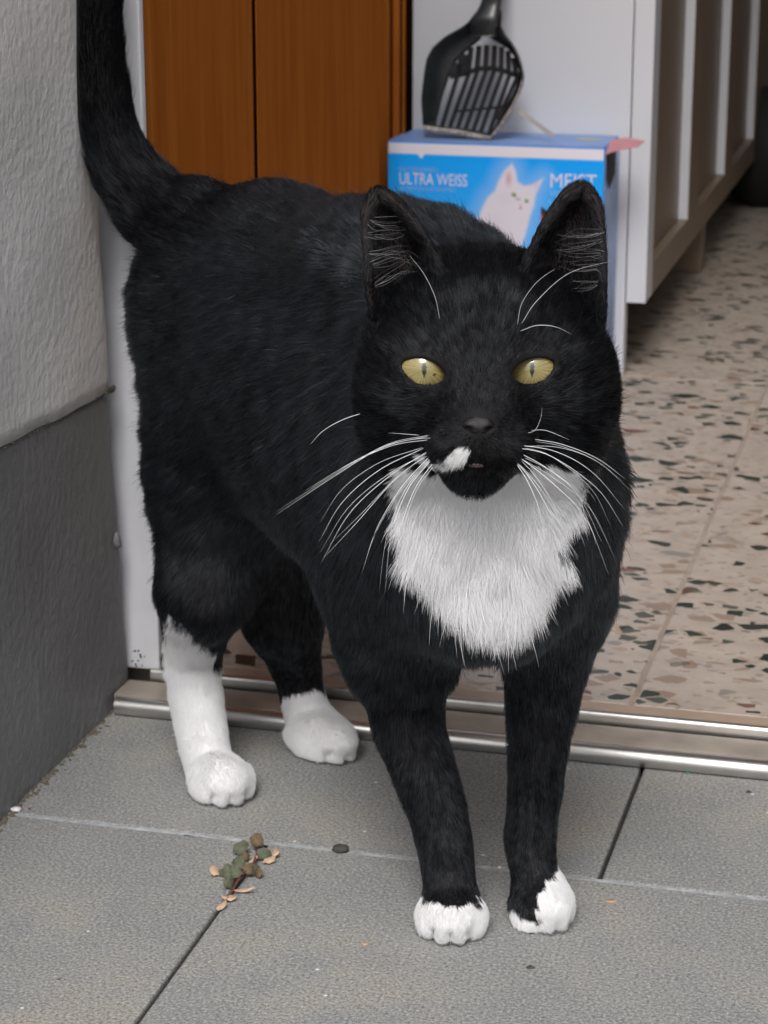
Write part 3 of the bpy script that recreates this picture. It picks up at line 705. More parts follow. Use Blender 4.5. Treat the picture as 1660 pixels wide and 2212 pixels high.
def ell(c, r, k=.015, yaw=0, pitch=0, roll=0, op=put):
    B = basis(yaw, pitch, roll); g = region(c, np.full(3, max(r) + k + .006))
    if g is None: return
    sl, X, Y, Z = g; X = X - c[0]; Y = Y - c[1]; Z = Z - c[2]
    l = [B[0, i] * X + B[1, i] * Y + B[2, i] * Z for i in range(3)]
    k0 = np.sqrt(sum((l[i] / r[i]) ** 2 for i in range(3))); k1 = np.sqrt(sum((l[i] / r[i] ** 2) ** 2 for i in range(3))) + 1e-6
    op(sl, k0 * (k0 - 1) / k1, k)
def cone(a, ra, b, rb, k=.012, op=put):
    a, b = A(a), A(b); m = (a + b) / 2; g = region(m, np.abs(b - a) / 2 + max(ra, rb) + k + .004)
    if g is None: return
    sl, X, Y, Z = g; e = b - a; X = X - a[0]; Y = Y - a[1]; Z = Z - a[2]
    h = np.clip((X * e[0] + Y * e[1] + Z * e[2]) / (e @ e), 0, 1)
    d = np.sqrt((X - e[0] * h) ** 2 + (Y - e[1] * h) ** 2 + (Z - e[2] * h) ** 2) - (ra + (rb - ra) * h)
    op(sl, d, k)
def chain(pts, k=.012):
    P_ = [np.array((*p, r)) for p, r in pts]; P_ = [2 * P_[0] - P_[1]] + P_ + [2 * P_[-1] - P_[-2]]; out = []
    for i in range(1, len(P_) - 2):
        a, b, c, d = P_[i - 1:i + 3]
        for j in range(5):
            t = j / 5; out.append(.5 * ((2 * b) + (-a + c) * t + (2 * a - 5 * b + 4 * c - d) * t * t + (-a + 3 * b - 3 * c + d) * t ** 3))
    out.append(P_[-2])
    for i, (u_, v_) in enumerate(zip(out[:-1], out[1:])): cone(u_[:3], u_[3], v_[:3], v_[3], k * .6 if i < 2 else .0015)

# ---- trunk
ell((-.056, 1.118, .240), (.050, .070, .075), .03, YB)
ell((-.020, 1.050, .227), (.060, .095, .085), .035, YB)
ell((.020, .985, .215), (.061, .080, .081), .035, YB)
ell((.041, .942, .204), (.053, .050, .066), .03, YB)
ell((0.0453, 0.9050, 0.1913), (.036, .028, .046), .025)
ell((0.0810, 0.9350, 0.1881), (.018, .024, .038), .02)
# withers and neck
ell((0.0041, 0.9900, 0.3034), (.038, .055, .019), .03, YB)
cone((.018, .985, .266), .030, (.040, .915, .282), .034, .03)
cone((.045, .930, .225), .046, (0.0416, 0.8950, 0.2621), .040, .03)
# ---- hind quarters
ell((-0.0858, 1.1180, 0.1759), (.034, .046, .062), .03, YB); ell((-0.0949, 1.1350, 0.2524), (.032, .034, .040), .03, YB)
cone((-0.0809, 1.1100, 0.1534), .032, (-0.0903, 1.0950, 0.1108), .023, .02)
cone((-0.0927, 1.0950, 0.1108), .022, (-0.1022, 1.1250, 0.0630), .0135, .012)
chain([((-0.1022, 1.1250, 0.0630), .0130), ((-0.0991, 1.1180, 0.0354), .0128), ((-0.0929, 1.1000, 0.0111), .0118), ((-0.0873, 1.0880, 0.0057), .0115)], .008)
cone((-0.0587, 1.1350, 0.1283), .034, (-0.0541, 1.1400, 0.0799), .0215, .02)
chain([((-0.0541, 1.1400, 0.0799), .0195), ((-0.0486, 1.1650, 0.0414), .0130), ((-0.0430, 1.1600, 0.0187), .0112), ((-0.0344, 1.1500, 0.0090), .0105)], .008)
# ---- forelegs
ell((0.0041, 0.9550, 0.1645), (.028, .036, .052), .025, YB)
chain([((0.0067, 0.9550, 0.1338), .0285), ((0.0088, 0.9580, 0.1103), .0185), ((0.0123, 0.9580, 0.0877), .0152), ((0.0223, 0.9500, 0.0590), .0125), ((0.0272, 0.9450, 0.0405), .0118), ((0.0297, 0.9400, 0.0243), .0112), ((0.0307, 0.9340, 0.0121), .0112)], .010)
chain([((0.0747, 0.9420, 0.1602), .0270), ((0.0730, 0.9470, 0.1279), .0185), ((0.0707, 0.9530, 0.0852), .0132), ((0.0693, 0.9550, 0.0545), .0110), ((0.0676, 0.9530, 0.0368), .0106), ((0.0695, 0.9480, 0.0228), .0102), ((0.0737, 0.9430, 0.0111), .0102)], .010)
# ---- tail
TAIL = [((-0.0925, 1.1450, 0.2853), .024), ((-0.1179, 1.1650, 0.2947), .0190), ((-0.1378, 1.1820, 0.3169), .0160), ((-0.1471, 1.1900, 0.3424), .0142), ((-0.1502, 1.1940, 0.3754), .0128), ((-0.1496, 1.1960, 0.4130), .0122), ((-0.1463, 1.1980, 0.4682), .0112), ((-0.1424, 1.1960, 0.5176), .0098), ((-0.1392, 1.1900, 0.5480), .0070)]
chain(TAIL, .014)
# ---- paws
def paw(g, az, wid=1., ln=1., spread=.0088, up=1.):
    f = A((math.sin(az), -math.cos(az), 0)); l = A((math.cos(az), math.sin(az), 0)); yaw = az
    g = A((g[0], g[1], 0.))
    ell(g - f * .0155 * ln + A((0, 0, .0115 * up)), (.0155 * wid, .0165 * ln, .0108 * up), .006, yaw)
    for la, fo, r in ((-1.5, -.0065, .0058), (-.52, -.0015, .0062), (.52, -.0015, .0062), (1.5, -.0065, .0058)):
        c = g + l * la * spread * wid + f * (fo - .0085) * ln + A((0, 0, .0078 * up))
        ell(c, (r * wid, .0098 * ln, .0074 * up), .0022, yaw + la * -.12, .25)
    for la in (-1.04, 0, 1.04):
        c = g + l * la * spread * wid + f * (.0005 - .0045 * abs(la)) * ln + A((0, 0, .0065)); ell(c, (.0006, .0045, .0036), .0010, yaw + la * -.12, op=cut)
paw((0.0300, 0.9132, 0.0000), -.05, .84, 1.0)
paw((0.0790, 0.9253, 0.0000), .38, .82, 1.05, .0080)
ell((0.0664, 0.9360, 0.0024), (.0068, .0085, .0068), .003)
paw((-0.0786, 1.0645, 0.0000), .30, .88, 1.2)
paw((-0.0195, 1.1223, 0.0000), .62, .92, 1.55)

# ---- head
HC = A((0.0406, 0.8850, 0.2817))
ell((0.0409, 0.8920, 0.2836), (.0465, .046, .034), .012)
ell((0.0406, 0.8820, 0.2691), (.0440, .036, .030), .015)
ell((0.0140, 0.8800, 0.2623), (.0225, .024, .024), .015); ell((0.0689, 0.8800, 0.2634), (.0225, .024, .024), .015)
ell((0.0188, 0.8850, 0.2461), (.020, .022, .020), .015); ell((0.0649, 0.8850, 0.2471), (.020, .022, .020), .015)
cone((0.0396, 0.8660, 0.2971), .020, (0.0373, 0.8380, 0.2705), .0125, .012)      # brow to nose bridge
cone((0.0374, 0.8420, 0.2731), .0115, (0.0360, 0.8310, 0.2640), .0082, .006)
ell((0.0369, 0.8460, 0.2546), (.022, .019, .0155), .010)
ell((0.0285, 0.8355, 0.2561), (.0135, .0115, .0100), .005); ell((0.0441, 0.8355, 0.2561), (.0135, .0115, .0100), .005)
ell((0.0353, 0.8420, 0.2428), (.0118, .0105, .0085), .005)
for (px_) in ((0.0154, 0.8620, 0.2891), (0.0583, 0.8620, 0.2891)): ell(px_, (.017, .011, .0075), .008)
for (px_) in ((0.0109, 0.8620, 0.2716), (0.0638, 0.8620, 0.2720)): ell(px_, (.016, .011, .0085), .008)
# ears: thin cupped shells made of many small balls
def qb(P0, P1, P2, t): return (1 - t) ** 2 * A(P0) + 2 * t * (1 - t) * A(P1) + t * t * A(P2)
EARS = []
def ear(inner, outer, tip, depth, back):
    pts = []
    for i in range(30):
        s = i / 29
        a_ = catv(inner, s); b_ = catv(outer, s)
        wdt = np.linalg.norm(b_ - a_)
        for j in range(25):
            t = j / 24; c = a_ * (1 - t) + b_ * t
            bul = math.sin(math.pi * t) ** .8 * depth * (1 - s) ** .6 * min(1, wdt / .02)
            pts.append(c + A(back) * bul)
    pts = A(pts); EARS.append(pts)
    for p in pts: ell(p, (.0016, .0016, .0016), .0020)
def catv(P_, s):
    n = len(P_) - 1; x = s * n; i = min(int(x), n - 1); t = x - i
    a, b = A(P_[i]), A(P_[i + 1]); pa = A(P_[i - 1]) if i else 2 * a - b; pb = A(P_[i + 2]) if i + 2 <= n else 2 * b - a
    return .5 * (2 * a + (b - pa) * t + (2 * pa - 5 * a + 4 * b - pb) * t * t + (3 * a - pa - 3 * b + pb) * t ** 3)
ear([(0.0246, 0.8720, 0.3070), (0.0219, 0.8780, 0.3178), (0.0137, 0.8840, 0.3324), (0.0051, 0.8880, 0.3410), (-0.0007, 0.8920, 0.3439)],
    [(-0.0033, 0.8780, 0.2880), (-0.0055, 0.8760, 0.3062), (-0.0068, 0.8820, 0.3217), (-0.0072, 0.8880, 0.3364), (-0.0033, 0.8920, 0.3439)], None, .026, (.08, 1., -.05))
ear([(0.0528, 0.8720, 0.3079), (0.0566, 0.8780, 0.3197), (0.0640, 0.8840, 0.3343), (0.0718, 0.8880, 0.3436), (0.0768, 0.8920, 0.3461)],
    [(0.0863, 0.8780, 0.2880), (0.0865, 0.8760, 0.3062), (0.0865, 0.8820, 0.3217), (0.0851, 0.8880, 0.3382), (0.0801, 0.8920, 0.3461)], None, .026, (-.08, 1., -.05))
# eye openings
def ray_dir(p): d = A(p) - A((0, 0, .48)); return d / np.linalg.norm(d)
EYES = [(A((0.0155, 0.8465, 0.2836)), .30), (A((0.0571, 0.8465, 0.2838)), -.30)]
RE = .0112
def eye_centre(c): return c + ray_dir(c) * (RE - .0004)
for c, rl in EYES:
    ec = eye_centre(c); ell(ec, (RE + .0014,) * 3, .004)
    B = basis(0, rad(-16), rl); sl, X, Y, Z = region(c, np.full(3, .018)); X = X - c[0]; Y = Y - c[1]; Z = Z - c[2]
    lx, ly, lz = [B[0, i] * X + B[1, i] * Y + B[2, i] * Z for i in range(3)]
    d_ = np.maximum(np.sqrt(lx ** 2 + (lz + .0090) ** 2) - .0127, np.sqrt(lx ** 2 + (lz - .0040) ** 2) - .0100)
    cut(sl, np.maximum(d_, np.abs(ly) - .012), .0006)
# nostrils, mouth line
for px_ in ((0.0320, 0.8235, 0.2658), (0.0392, 0.8235, 0.2658)): ell(px_, (.0016, .004, .0011), .0008, op=lambda sl, d, k: cut(sl, d, k))
cone((0.0240, 0.8320, 0.2491), .0010, (0.0353, 0.8270, 0.2514), .0012, .0012, op=lambda sl, d, k: cut(sl, d, k))
cone((0.0353, 0.8270, 0.2514), .0012, (0.0462, 0.8320, 0.2495), .0010, .0012, op=lambda sl, d, k: cut(sl, d, k))

# ---- surface nets
def surface_nets(F_):
    S = F_ < 0
    C = S[:-1, :-1, :-1].astype(np.int8)
    for dx in (0, 1):
        for dy in (0, 1):
            for dz in (0, 1):
                if dx or dy or dz: C += S[dx:NX - 1 + dx, dy:NY - 1 + dy, dz:NZ - 1 + dz]
    act = np.argwhere((C > 0) & (C < 8)); idx = np.full(C.shape, -1, np.int32); idx[tuple(act.T)] = np.arange(len(act))
    acc = np.zeros((len(act), 3)); cnt = np.zeros(len(act))
    cr = [(dx, dy, dz) for dx in (0, 1) for dy in (0, 1) for dz in (0, 1)]
    for a in cr:
        for ax in range(3):
            if a[ax]: continue
            b = list(a); b[ax] = 1
            va = F_[act[:, 0] + a[0], act[:, 1] + a[1], act[:, 2] + a[2]]; vb = F_[act[:, 0] + b[0], act[:, 1] + b[1], act[:, 2] + b[2]]
            m = (va < 0) != (vb < 0); t = va[m] / (va[m] - vb[m])
            p = np.tile(A(a, float), (m.sum(), 1)); p[:, ax] = t; acc[m] += p; cnt[m] += 1
    V = LO + VS * (act + acc / cnt[:, None])
    Q = []
    for ax in range(3):
        o1, o2 = [(1, 2), (2, 0), (0, 1)][ax]
        s0 = [slice(None)] * 3; s1 = [slice(None)] * 3; s0[ax] = slice(0, -1); s1[ax] = slice(1, None)
        e = S[tuple(s0)] != S[tuple(s1)]; pos = np.argwhere(e)
        pos = pos[(pos[:, o1] > 0) & (pos[:, o2] > 0) & (pos[:, o1] < (NX, NY, NZ)[o1] - 1) & (pos[:, o2] < (NX, NY, NZ)[o2] - 1)]
        ins = S[tuple(pos.T)]
        def c(d1, d2): p = pos.copy(); p[:, o1] -= d1; p[:, o2] -= d2; return idx[tuple(p.T)]
        q4 = np.stack([c(1, 1), c(0, 1), c(0, 0), c(1, 0)], 1); q4[~ins] = q4[~ins][:, ::-1]; Q.append(q4)
    return V, np.concatenate(Q)
V, Q = surface_nets(SDFV)
V[:, 2] = np.maximum(V[:, 2], .0012)
for it in range(1):      # light smoothing along quad edges
    s = np.zeros_like(V); n_ = np.zeros(len(V))
    for a, b in ((0, 1), (1, 2), (2, 3), (3, 0)):
        for i, j in ((a, b), (b, a)): 
            for ax in range(3): s[:, ax] += np.bincount(Q[:, i], V[Q[:, j], ax], len(V))
            n_ += np.bincount(Q[:, i], minlength=len(V))
    V = V * .5 + .5 * s / n_[:, None]
print('cat mesh', len(V), len(Q), round(_t.time() - _T0, 1))
fn = np.cross(V[Q[:, 2]] - V[Q[:, 0]], V[Q[:, 3]] - V[Q[:, 1]]); area = np.linalg.norm(fn, axis=1) / 2
VN = np.zeros_like(V)
for i in range(4):
    for ax in range(3): VN[:, ax] += np.bincount(Q[:, i], fn[:, ax], len(V))
VN /= np.linalg.norm(VN, axis=1)[:, None] + 1e-12

# ---- coat pattern: black cat with white bib, lip spot, paws and hind shanks
def nz3(p, f, seed=0.):
    a = np.sin(p[:, 0] * f + seed + 1.7 * np.sin(p[:, 1] * f * .7 + seed)) ; b = np.sin(p[:, 1] * f * 1.1 + 2.3 * seed + 1.3 * np.sin(p[:, 2] * f * .9))
    c = np.sin(p[:, 2] * f * .95 + .7 * seed + 1.5 * np.sin(p[:, 0] * f * .8)); return (a + b + c) / 3
WHITE = [  # centre, radii
 ((0.0373, 0.8680, 0.2188), (.029, .040, .026)), ((0.0430, 0.8850, 0.1997), (.0275, .042, .0245)), ((0.0455, 0.8900, 0.1864), (.018, .040, .0165)),
 ((0.0679, 0.8850, 0.2236), (.0138, .026, .018)), ((0.0756, 0.8900, 0.2330), (.0060, .020, .010)), ((0.0142, 0.8800, 0.2221), (.0110, .026, .014)),
 ((0.0200, 0.8850, 0.2057), (.012, .026, .016)), ((0.0680, 0.8950, 0.1966), (.0080, .026, .0060)),
 ((0.0306, 0.8260, 0.2568), (.0032, .010, .0023)), ((0.0272, 0.8280, 0.2537), (.0044, .010, .0020)), ((0.0222, 0.8320, 0.2504), (.0050, .012, .0020)), ((0.0171, 0.8420, 0.2450), (.0060, .020, .0030)), ((0.0120, 0.8650, 0.2342), (.0080, .026, .0075)), ((0.0625, 0.8720, 0.2332), (.0170, .028, .0110)),
 ((0.0304, 0.9220, 0.0031), (.030, .034, .0165)), 
 ((0.0803, 0.9360, 0.0071), (.0125, .030, .0185)), ((0.0681, 0.9360, -0.0018), (.018, .020, .0104)),
 ((-0.1010, 1.1150, 0.0287), (.034, .060, .0345)), ((-0.1029, 1.1050, 0.0691), (.014, .03, .022)), ((-0.1048, 1.0950, 0.0843), (.0085, .03, .020)), ((-0.0851, 1.0900, 0.0022), (.035, .04, .024)),
 ((-0.0357, 1.1500, 0.0063), (.031, .045, .0250)),
]
BLACK = [((0.0352, 0.8320, 0.2445), (.0145, .013, .0078)), ((0.0405, 0.8260, 0.2544), (.0085, .010, .0065)), ((0.0803, 0.8850, 0.2107), (.0100, .020, .0045)),
 ((0.0502, 0.8400, 0.2506), (.013, .016, .0060))]
def whiteness(p, jit=.10):
    w_ = np.zeros(len(p)); nzv = jit * (nz3(p, 420, .3) + .6 * nz3(p, 900, 1.1))
    for c, r in WHITE:
        d = np.sqrt((((p - A(c)) / A(r)) ** 2).sum(1)) + nzv * (.012 / min(r)) ** .5
        w_ = np.maximum(w_, d < 1)
    for c, r in BLACK:
        d = np.sqrt((((p - A(c)) / A(r)) ** 2).sum(1)) + nzv; w_ = np.where(d < 1, 0, w_)
    return w_
wv = whiteness(V)
HCC = A((0.0401, 0.8720, 0.2771))
dark = A((.0065, .0065, .0075)); whitec = A((.74, .73, .73))
vc = dark[None] * (1 - wv[:, None]) + whitec[None] * wv[:, None]
# bare skin inside the ears
earmask = np.zeros(len(V))
for ei, E in enumerate(EARS):
    c = E.mean(0); near = np.where(np.linalg.norm(V - c, axis=1) < .05)[0]
    face = VN[near] @ A((0, -1, .1)); inn = (face > .15) & (V[near][:, 2] > c[2] - .022)
    dd = np.sqrt((((V[near] - c) / A((.021, .03, .032))) ** 2).sum(1)) < 1
    earmask[near[inn & dd]] = 1
vc = np.where(earmask[:, None] > 0, A((.016, .012, .012))[None], vc)
def body_mesh():
    me = bpy.data.meshes.new('cat_body'); me.vertices.add(len(V)); me.vertices.foreach_set('co', V.astype(np.float32).ravel())
    me.loops.add(len(Q) * 4); me.loops.foreach_set('vertex_index', Q.astype(np.int32).ravel())
    me.polygons.add(len(Q)); me.polygons.foreach_set('loop_start', np.arange(0, len(Q) * 4, 4, dtype=np.int32))
    me.update(calc_edges=True); me.shade_smooth()
    c = me.color_attributes.new('col', 'FLOAT_COLOR', 'POINT'); c.data.foreach_set('color', np.concatenate([vc, np.ones((len(V), 1))], 1).astype(np.float32).ravel())
    return me
catroot = empty('cat', (0, 1.03, 0)); tag(catroot, 'black and white cat with yellow eyes standing on the slabs by the doorway', 'cat')
CR = A((0, 1.03, 0))
V -= 0
me = body_mesh(); me.transform(Matrix.Translation((0, -1.03, 0))); link('body', me, m_skin, catroot)

# ---- flow guides for the coat: point, direction, length, lift
NOSE = A((0.0360, 0.8260, 0.2653))
G_ = [
 ((-0.0967, 1.1400, 0.2921), (-.6, .8, .1), .014, .30), ((-0.0607, 1.0900, 0.3139), (-.5, .85, .0), .013, .30), ((-0.0234, 1.0300, 0.3230), (-.5, .85, .05), .013, .36), ((0.0141, 0.9750, 0.3274), (-.5, .85, .15), .013, .48), ((0.0354, 0.9500, 0.3194), (-.45, .85, .2), .013, .5),
 ((-0.0740, 1.0700, 0.2540), (-.6, .6, -.35), .013, .28), ((-0.0272, 1.0000, 0.2688), (-.6, .6, -.30), .013, .28), ((-0.0504, 1.0300, 0.2067), (-.6, .5, -.45), .013, .28), ((-0.0143, 0.9600, 0.2253), (-.5, .5, -.6), .012, .28),
 ((-0.1273, 1.1500, 0.2494), (-.5, .7, -.3), .014, .45), ((-0.1282, 1.1400, 0.1900), (-.6, .7, -.25), .015, .45), ((-0.1241, 1.1300, 0.1298), (-.7, .5, -.35), .016, .5), ((-0.1193, 1.1200, 0.0947), (-.75, .3, -.5), .009, .35),
 ((-0.0925, 1.0800, 0.1695), (-.5, .4, -.6), .012, .25), ((-0.0866, 1.0800, 0.1208), (-.3, .2, -.9), .009, .25), ((-0.0464, 1.0200, 0.1407), (-.3, .4, -.8), .014, .35), ((-0.0169, 0.9700, 0.1507), (-.3, .3, -.9), .012, .3),
 ((-0.0020, 0.9300, 0.1918), (-.3, .2, -.9), .011, .28), ((0.0061, 0.9350, 0.1475), (-.1, .1, -1), .009, .25), ((-0.0083, 0.9500, 0.1201), (-.4, .3, -.9), .008, .35),
 ((0.0927, 0.9300, 0.2434), (.5, .6, -.5), .011, .4), ((0.0977, 0.9300, 0.2064), (.4, .3, -.8), .013, .42), ((0.0927, 0.9300, 0.1707), (.2, .1, -1), .011, .35), ((0.0863, 0.9400, 0.1392), (.1, .1, -1), .008, .3),
 ((-0.0057, 0.9000, 0.2510), (-.5, .5, -.6), .011, .35), ((-0.0019, 0.9100, 0.2184), (-.5, .3, -.8), .012, .35),
 ((0.0385, 0.8550, 0.2304), (0, -.05, -1), .011, .25), ((0.0411, 0.8650, 0.2061), (.02, -.08, -1), .018, .26), ((0.0456, 0.8750, 0.1810), (.05, -.1, -1), .024, .32), ((0.0190, 0.8800, 0.2013), (-.25, -.02, -1), .019, .30), ((0.0731, 0.8900, 0.1941), (.28, -.02, -1), .019, .32),
 ((0.0292, 0.8950, 0.1659), (-.15, -.02, -1), .020, .34), ((0.0624, 0.8950, 0.1659), (.2, -.02, -1), .020, .34), ((0.0095, 0.8900, 0.2182), (-.4, .1, -.9), .014, .30), ((0.0781, 0.8900, 0.2241), (.4, .15, -.8), .014, .35),
 ((0.0439, 0.9100, 0.1416), (0, .1, -1), .014, .30), ((0.0421, 0.9600, 0.1208), (0, .3, -1), .012, .3),
 ((0.0125, 0.9450, 0.0975), (.08, 0, -1), .0072, .38), ((0.0273, 0.9350, 0.0474), (.02, 0, -1), .0062, .36), ((0.0305, 0.9300, 0.0268), (0, -.1, -1), .0042, .25), ((0.0021, 0.9600, 0.0823), (-.1, .2, -1), .0075, .4),
 ((0.0696, 0.9400, 0.0995), (0, 0, -1), .0072, .38), ((0.0678, 0.9450, 0.0474), (0, 0, -1), .0062, .36), ((0.0711, 0.9400, 0.0220), (.1, 0, -1), .0042, .25), ((0.0850, 0.9500, 0.0977), (.1, .1, -1), .0065, .35),
 ((0.0303, 0.9200, 0.0111), (0, -.8, -.5), .0036, .25), ((0.0796, 0.9350, 0.0081), (.3, -.8, -.5), .0036, .25), ((-0.0807, 1.0800, 0.0066), (.3, -.8, -.4), .0036, .25), ((-0.0278, 1.1400, 0.0036), (.5, -.7, -.4), .0036, .25),
 ((-0.1010, 1.1100, 0.0621), (.0, 0, -1), .0075, .3), ((-0.0972, 1.1000, 0.0347), (.05, 0, -1), .0052, .25), ((-0.0921, 1.0900, 0.0154), (.1, -.1, -1), .0045, .25),
 ((-0.0537, 1.1200, 0.0869), (0, .1, -1), .0085, .3), ((-0.0479, 1.1500, 0.0470), (.1, 0, -1), .0065, .3), ((-0.0419, 1.1500, 0.0200), (.1, -.1, -1), .0048, .25),
 ((-0.1178, 1.1650, 0.2976), (-.7, .3, .5), .013, .36), ((-0.1385, 1.1850, 0.3213), (-.3, .1, .9), .011, .22), ((-0.1477, 1.1900, 0.3520), (0, 0, 1), .0115, .30), ((-0.1460, 1.1900, 0.3993), (0, 0, 1), .0115, .30), ((-0.1421, 1.1900, 0.4683), (0, 0, 1), .010, .25), ((-0.1366, 1.1900, 0.5566), (0, 0, 1), .012, .3),
]
GP = A([g[0] for g in G_]); GD = A([g[1] for g in G_], float); GD /= np.linalg.norm(GD, axis=1)[:, None]; GL = A([g[2] for g in G_]); GT = A([g[3] for g in G_])
EP = [np.concatenate([E[::7]]) for E in EARS]
NH = 700000
# sampling density: finer on head and paws
fc = V[Q].mean(1)
dens = np.ones(len(Q)) * 1.0
dh = np.linalg.norm((fc - HCC) / A((1, 1, 1)), axis=1)
dens += 1.8 * whiteness(fc, 0) * (fc[:, 2] > .12); dens += 1.3 * np.clip((.075 - dh) / .02, 0, 1) + 1.2 * (fc[:, 2] < .075)
fnn = fn / (np.linalg.norm(fn, axis=1)[:, None] + 1e-12)
dens[(fc[:, 2] > .42)] = .5
away = ((fc - A((0, 0, .48))) * fnn).sum(1) / np.linalg.norm(fc - A((0, 0, .48)), axis=1)
pr = area * dens; pr[fc[:, 2] < .0025] = 0; pr /= pr.sum()
fi = rng.choice(len(Q), NH, p=pr)
u = rng.random((NH, 1)); v = rng.random((NH, 1)); c4 = V[Q[fi]]; n4 = VN[Q[fi]]
bl = lambda c: (c[:, 0] * (1 - u) + c[:, 1] * u) * (1 - v) + (c[:, 3] * (1 - u) + c[:, 2] * u) * v
P0 = bl(c4); N0 = bl(n4); N0 /= np.linalg.norm(N0, axis=1)[:, None] + 1e-9
flow = np.zeros((NH, 3)); L = np.zeros(NH); T = np.zeros(NH); W = np.zeros(NH)
for i in range(len(GP)):
    wt = 1 / (((P0 - GP[i]) ** 2).sum(1) + .012 ** 2) ** 2.2
    flow += wt[:, None] * GD[i]; L += wt * GL[i]; T += wt * GT[i]; W += wt
flow /= W[:, None]; L /= W; T /= W
L = np.where(whiteness(P0, 0) > 0, L * .85, L * .66); T *= .85
# head: hair streams away from the nose, short on the muzzle
dhx = np.sqrt((((P0 - HCC) / A((.060, .058, .056))) ** 2).sum(1)); hm = np.clip((1.12 - dhx) / .22, 0, 1)
fr_ = (P0[:, 1] < .915); hm = hm * np.clip((.925 - P0[:, 1]) / .02, 0, 1)
rv = P0 - NOSE; rd = np.linalg.norm(rv, axis=1); rn = rv / rd[:, None]; rn[:, 1] = np.abs(rn[:, 1]) + .25
flow = flow * (1 - hm[:, None]) + rn * hm[:, None]
Lh = .0016 + .0062 * np.clip((rd - .012) / .06, 0, 1); L = L * (1 - hm) + Lh * hm; T = T * (1 - hm) + .20 * hm
# under the chin keep it short as well
# ears
keep = np.ones(NH, bool)
for E in EARS:
    dmin = np.full(NH, 9.); near = np.where(np.linalg.norm(P0 - E.mean(0), axis=1) < .06)[0]
    if len(near):
        e_ = E[::2]; dd = np.sqrt(np.maximum(((P0[near] ** 2).sum(1)[:, None] + (e_ ** 2).sum(1)[None] - 2 * P0[near] @ e_.T).min(1), 0))
        on = near[dd < .0042]; tip = E[-12]; tv = tip - P0[on]; tv /= np.linalg.norm(tv, axis=1)[:, None] + 1e-9
        flow[on] = tv + A((0, 0, .3)); L[on] = .0026; T[on] = .22
        c = E.mean(0); ins = (N0[on] @ A((0, -1, .1)) > .15) & (np.sqrt((((P0[on] - c) / A((.021, .03, .032))) ** 2).sum(1)) < 1)
for c, rl in EYES:
    B = basis(0, rad(-16), rl); l = (P0 - c) @ B
    e = np.sqrt((l[:, 0] / .0100) ** 2 + (l[:, 2] / .0056) ** 2); m = (e < 1) & (np.abs(l[:, 1]) < .014); keep[m] = False
    m2 = (e < 1.8) & (np.abs(l[:, 1]) < .02); L[m2] *= .55; T[m2] *= .6
keep[(np.sqrt((((P0 - A((0.0357, 0.8240, 0.2677))) / A((.0068, .006, .0048))) ** 2).sum(1)) < 1)] = False
wcol = whiteness(P0, .16)
# tangential flow, low frequency sway and clumps
def nv3(p, f, s): return np.stack([nz3(p, f, s), nz3(p[:, [1, 2, 0]], f, s + 3.1), nz3(p[:, [2, 0, 1]], f, s + 5.7)], 1)
long_ = np.clip((L - .004) / .01, 0, 1)[:, None]
flow = flow / (np.linalg.norm(flow, axis=1)[:, None] + 1e-9) + nv3(P0, 110, 1.) * .22 * long_ + nv3(P0, 420, 2.) * .34 * long_ + rng.normal(0, .13, (NH, 3))
tan = flow - (flow * N0).sum(1)[:, None] * N0; tan /= np.linalg.norm(tan, axis=1)[:, None] + 1e-9
T = np.clip(T * (1 + .55 * nz3(P0, 300, 4.)) + rng.normal(0, .05, NH), .05, .95)
L = L * rng.uniform(.6, 1.12, NH) * (1 + .12 * nz3(P0, 200, 9.)); stray = rng.random(NH) < .012; L[stray & (long_[:, 0] > .3)] *= 1.45; T[stray] += .15
K = 5; tt = np.linspace(0, 1, K)
pts = np.zeros((NH, K, 3), np.float32); pts[:, 0] = P0
d = tan * np.sqrt(1 - np.clip(T * 1.6, 0, .95) ** 2)[:, None] + N0 * np.clip(T * 1.6, 0, .95)[:, None]
for k in range(1, K):
    pts[:, k] = pts[:, k - 1] + d * (L / (K - 1))[:, None]
    d = d * .75 + tan * .30; d[:, 2] -= .05 * long_[:, 0]; d /= np.linalg.norm(d, axis=1)[:, None]
pts[:, :, 2] = np.maximum(pts[:, :, 2], .0008)
# clump tips of longer hair together a little
cs = .0042; key = np.floor(P0 / cs).astype(np.int64); hk = key[:, 0] * 73856093 ^ key[:, 1] * 19349663 ^ key[:, 2] * 83492791
_, inv = np.unique(hk, return_inverse=True); cn = np.bincount(inv).astype(float)
tipm = np.stack([np.bincount(inv, pts[:, -1, a]) / cn for a in range(3)], 1)[inv]
cl = (.38 * long_ * np.where(wcol > 0, .55, 1.)[:, None]) * (rng.random((NH, 1)) * .6 + .4)
pts[:, -1] += (tipm - pts[:, -1]) * cl; pts[:, -2] += (tipm - pts[:, -1]) * cl * .4
wallx = np.zeros(1)
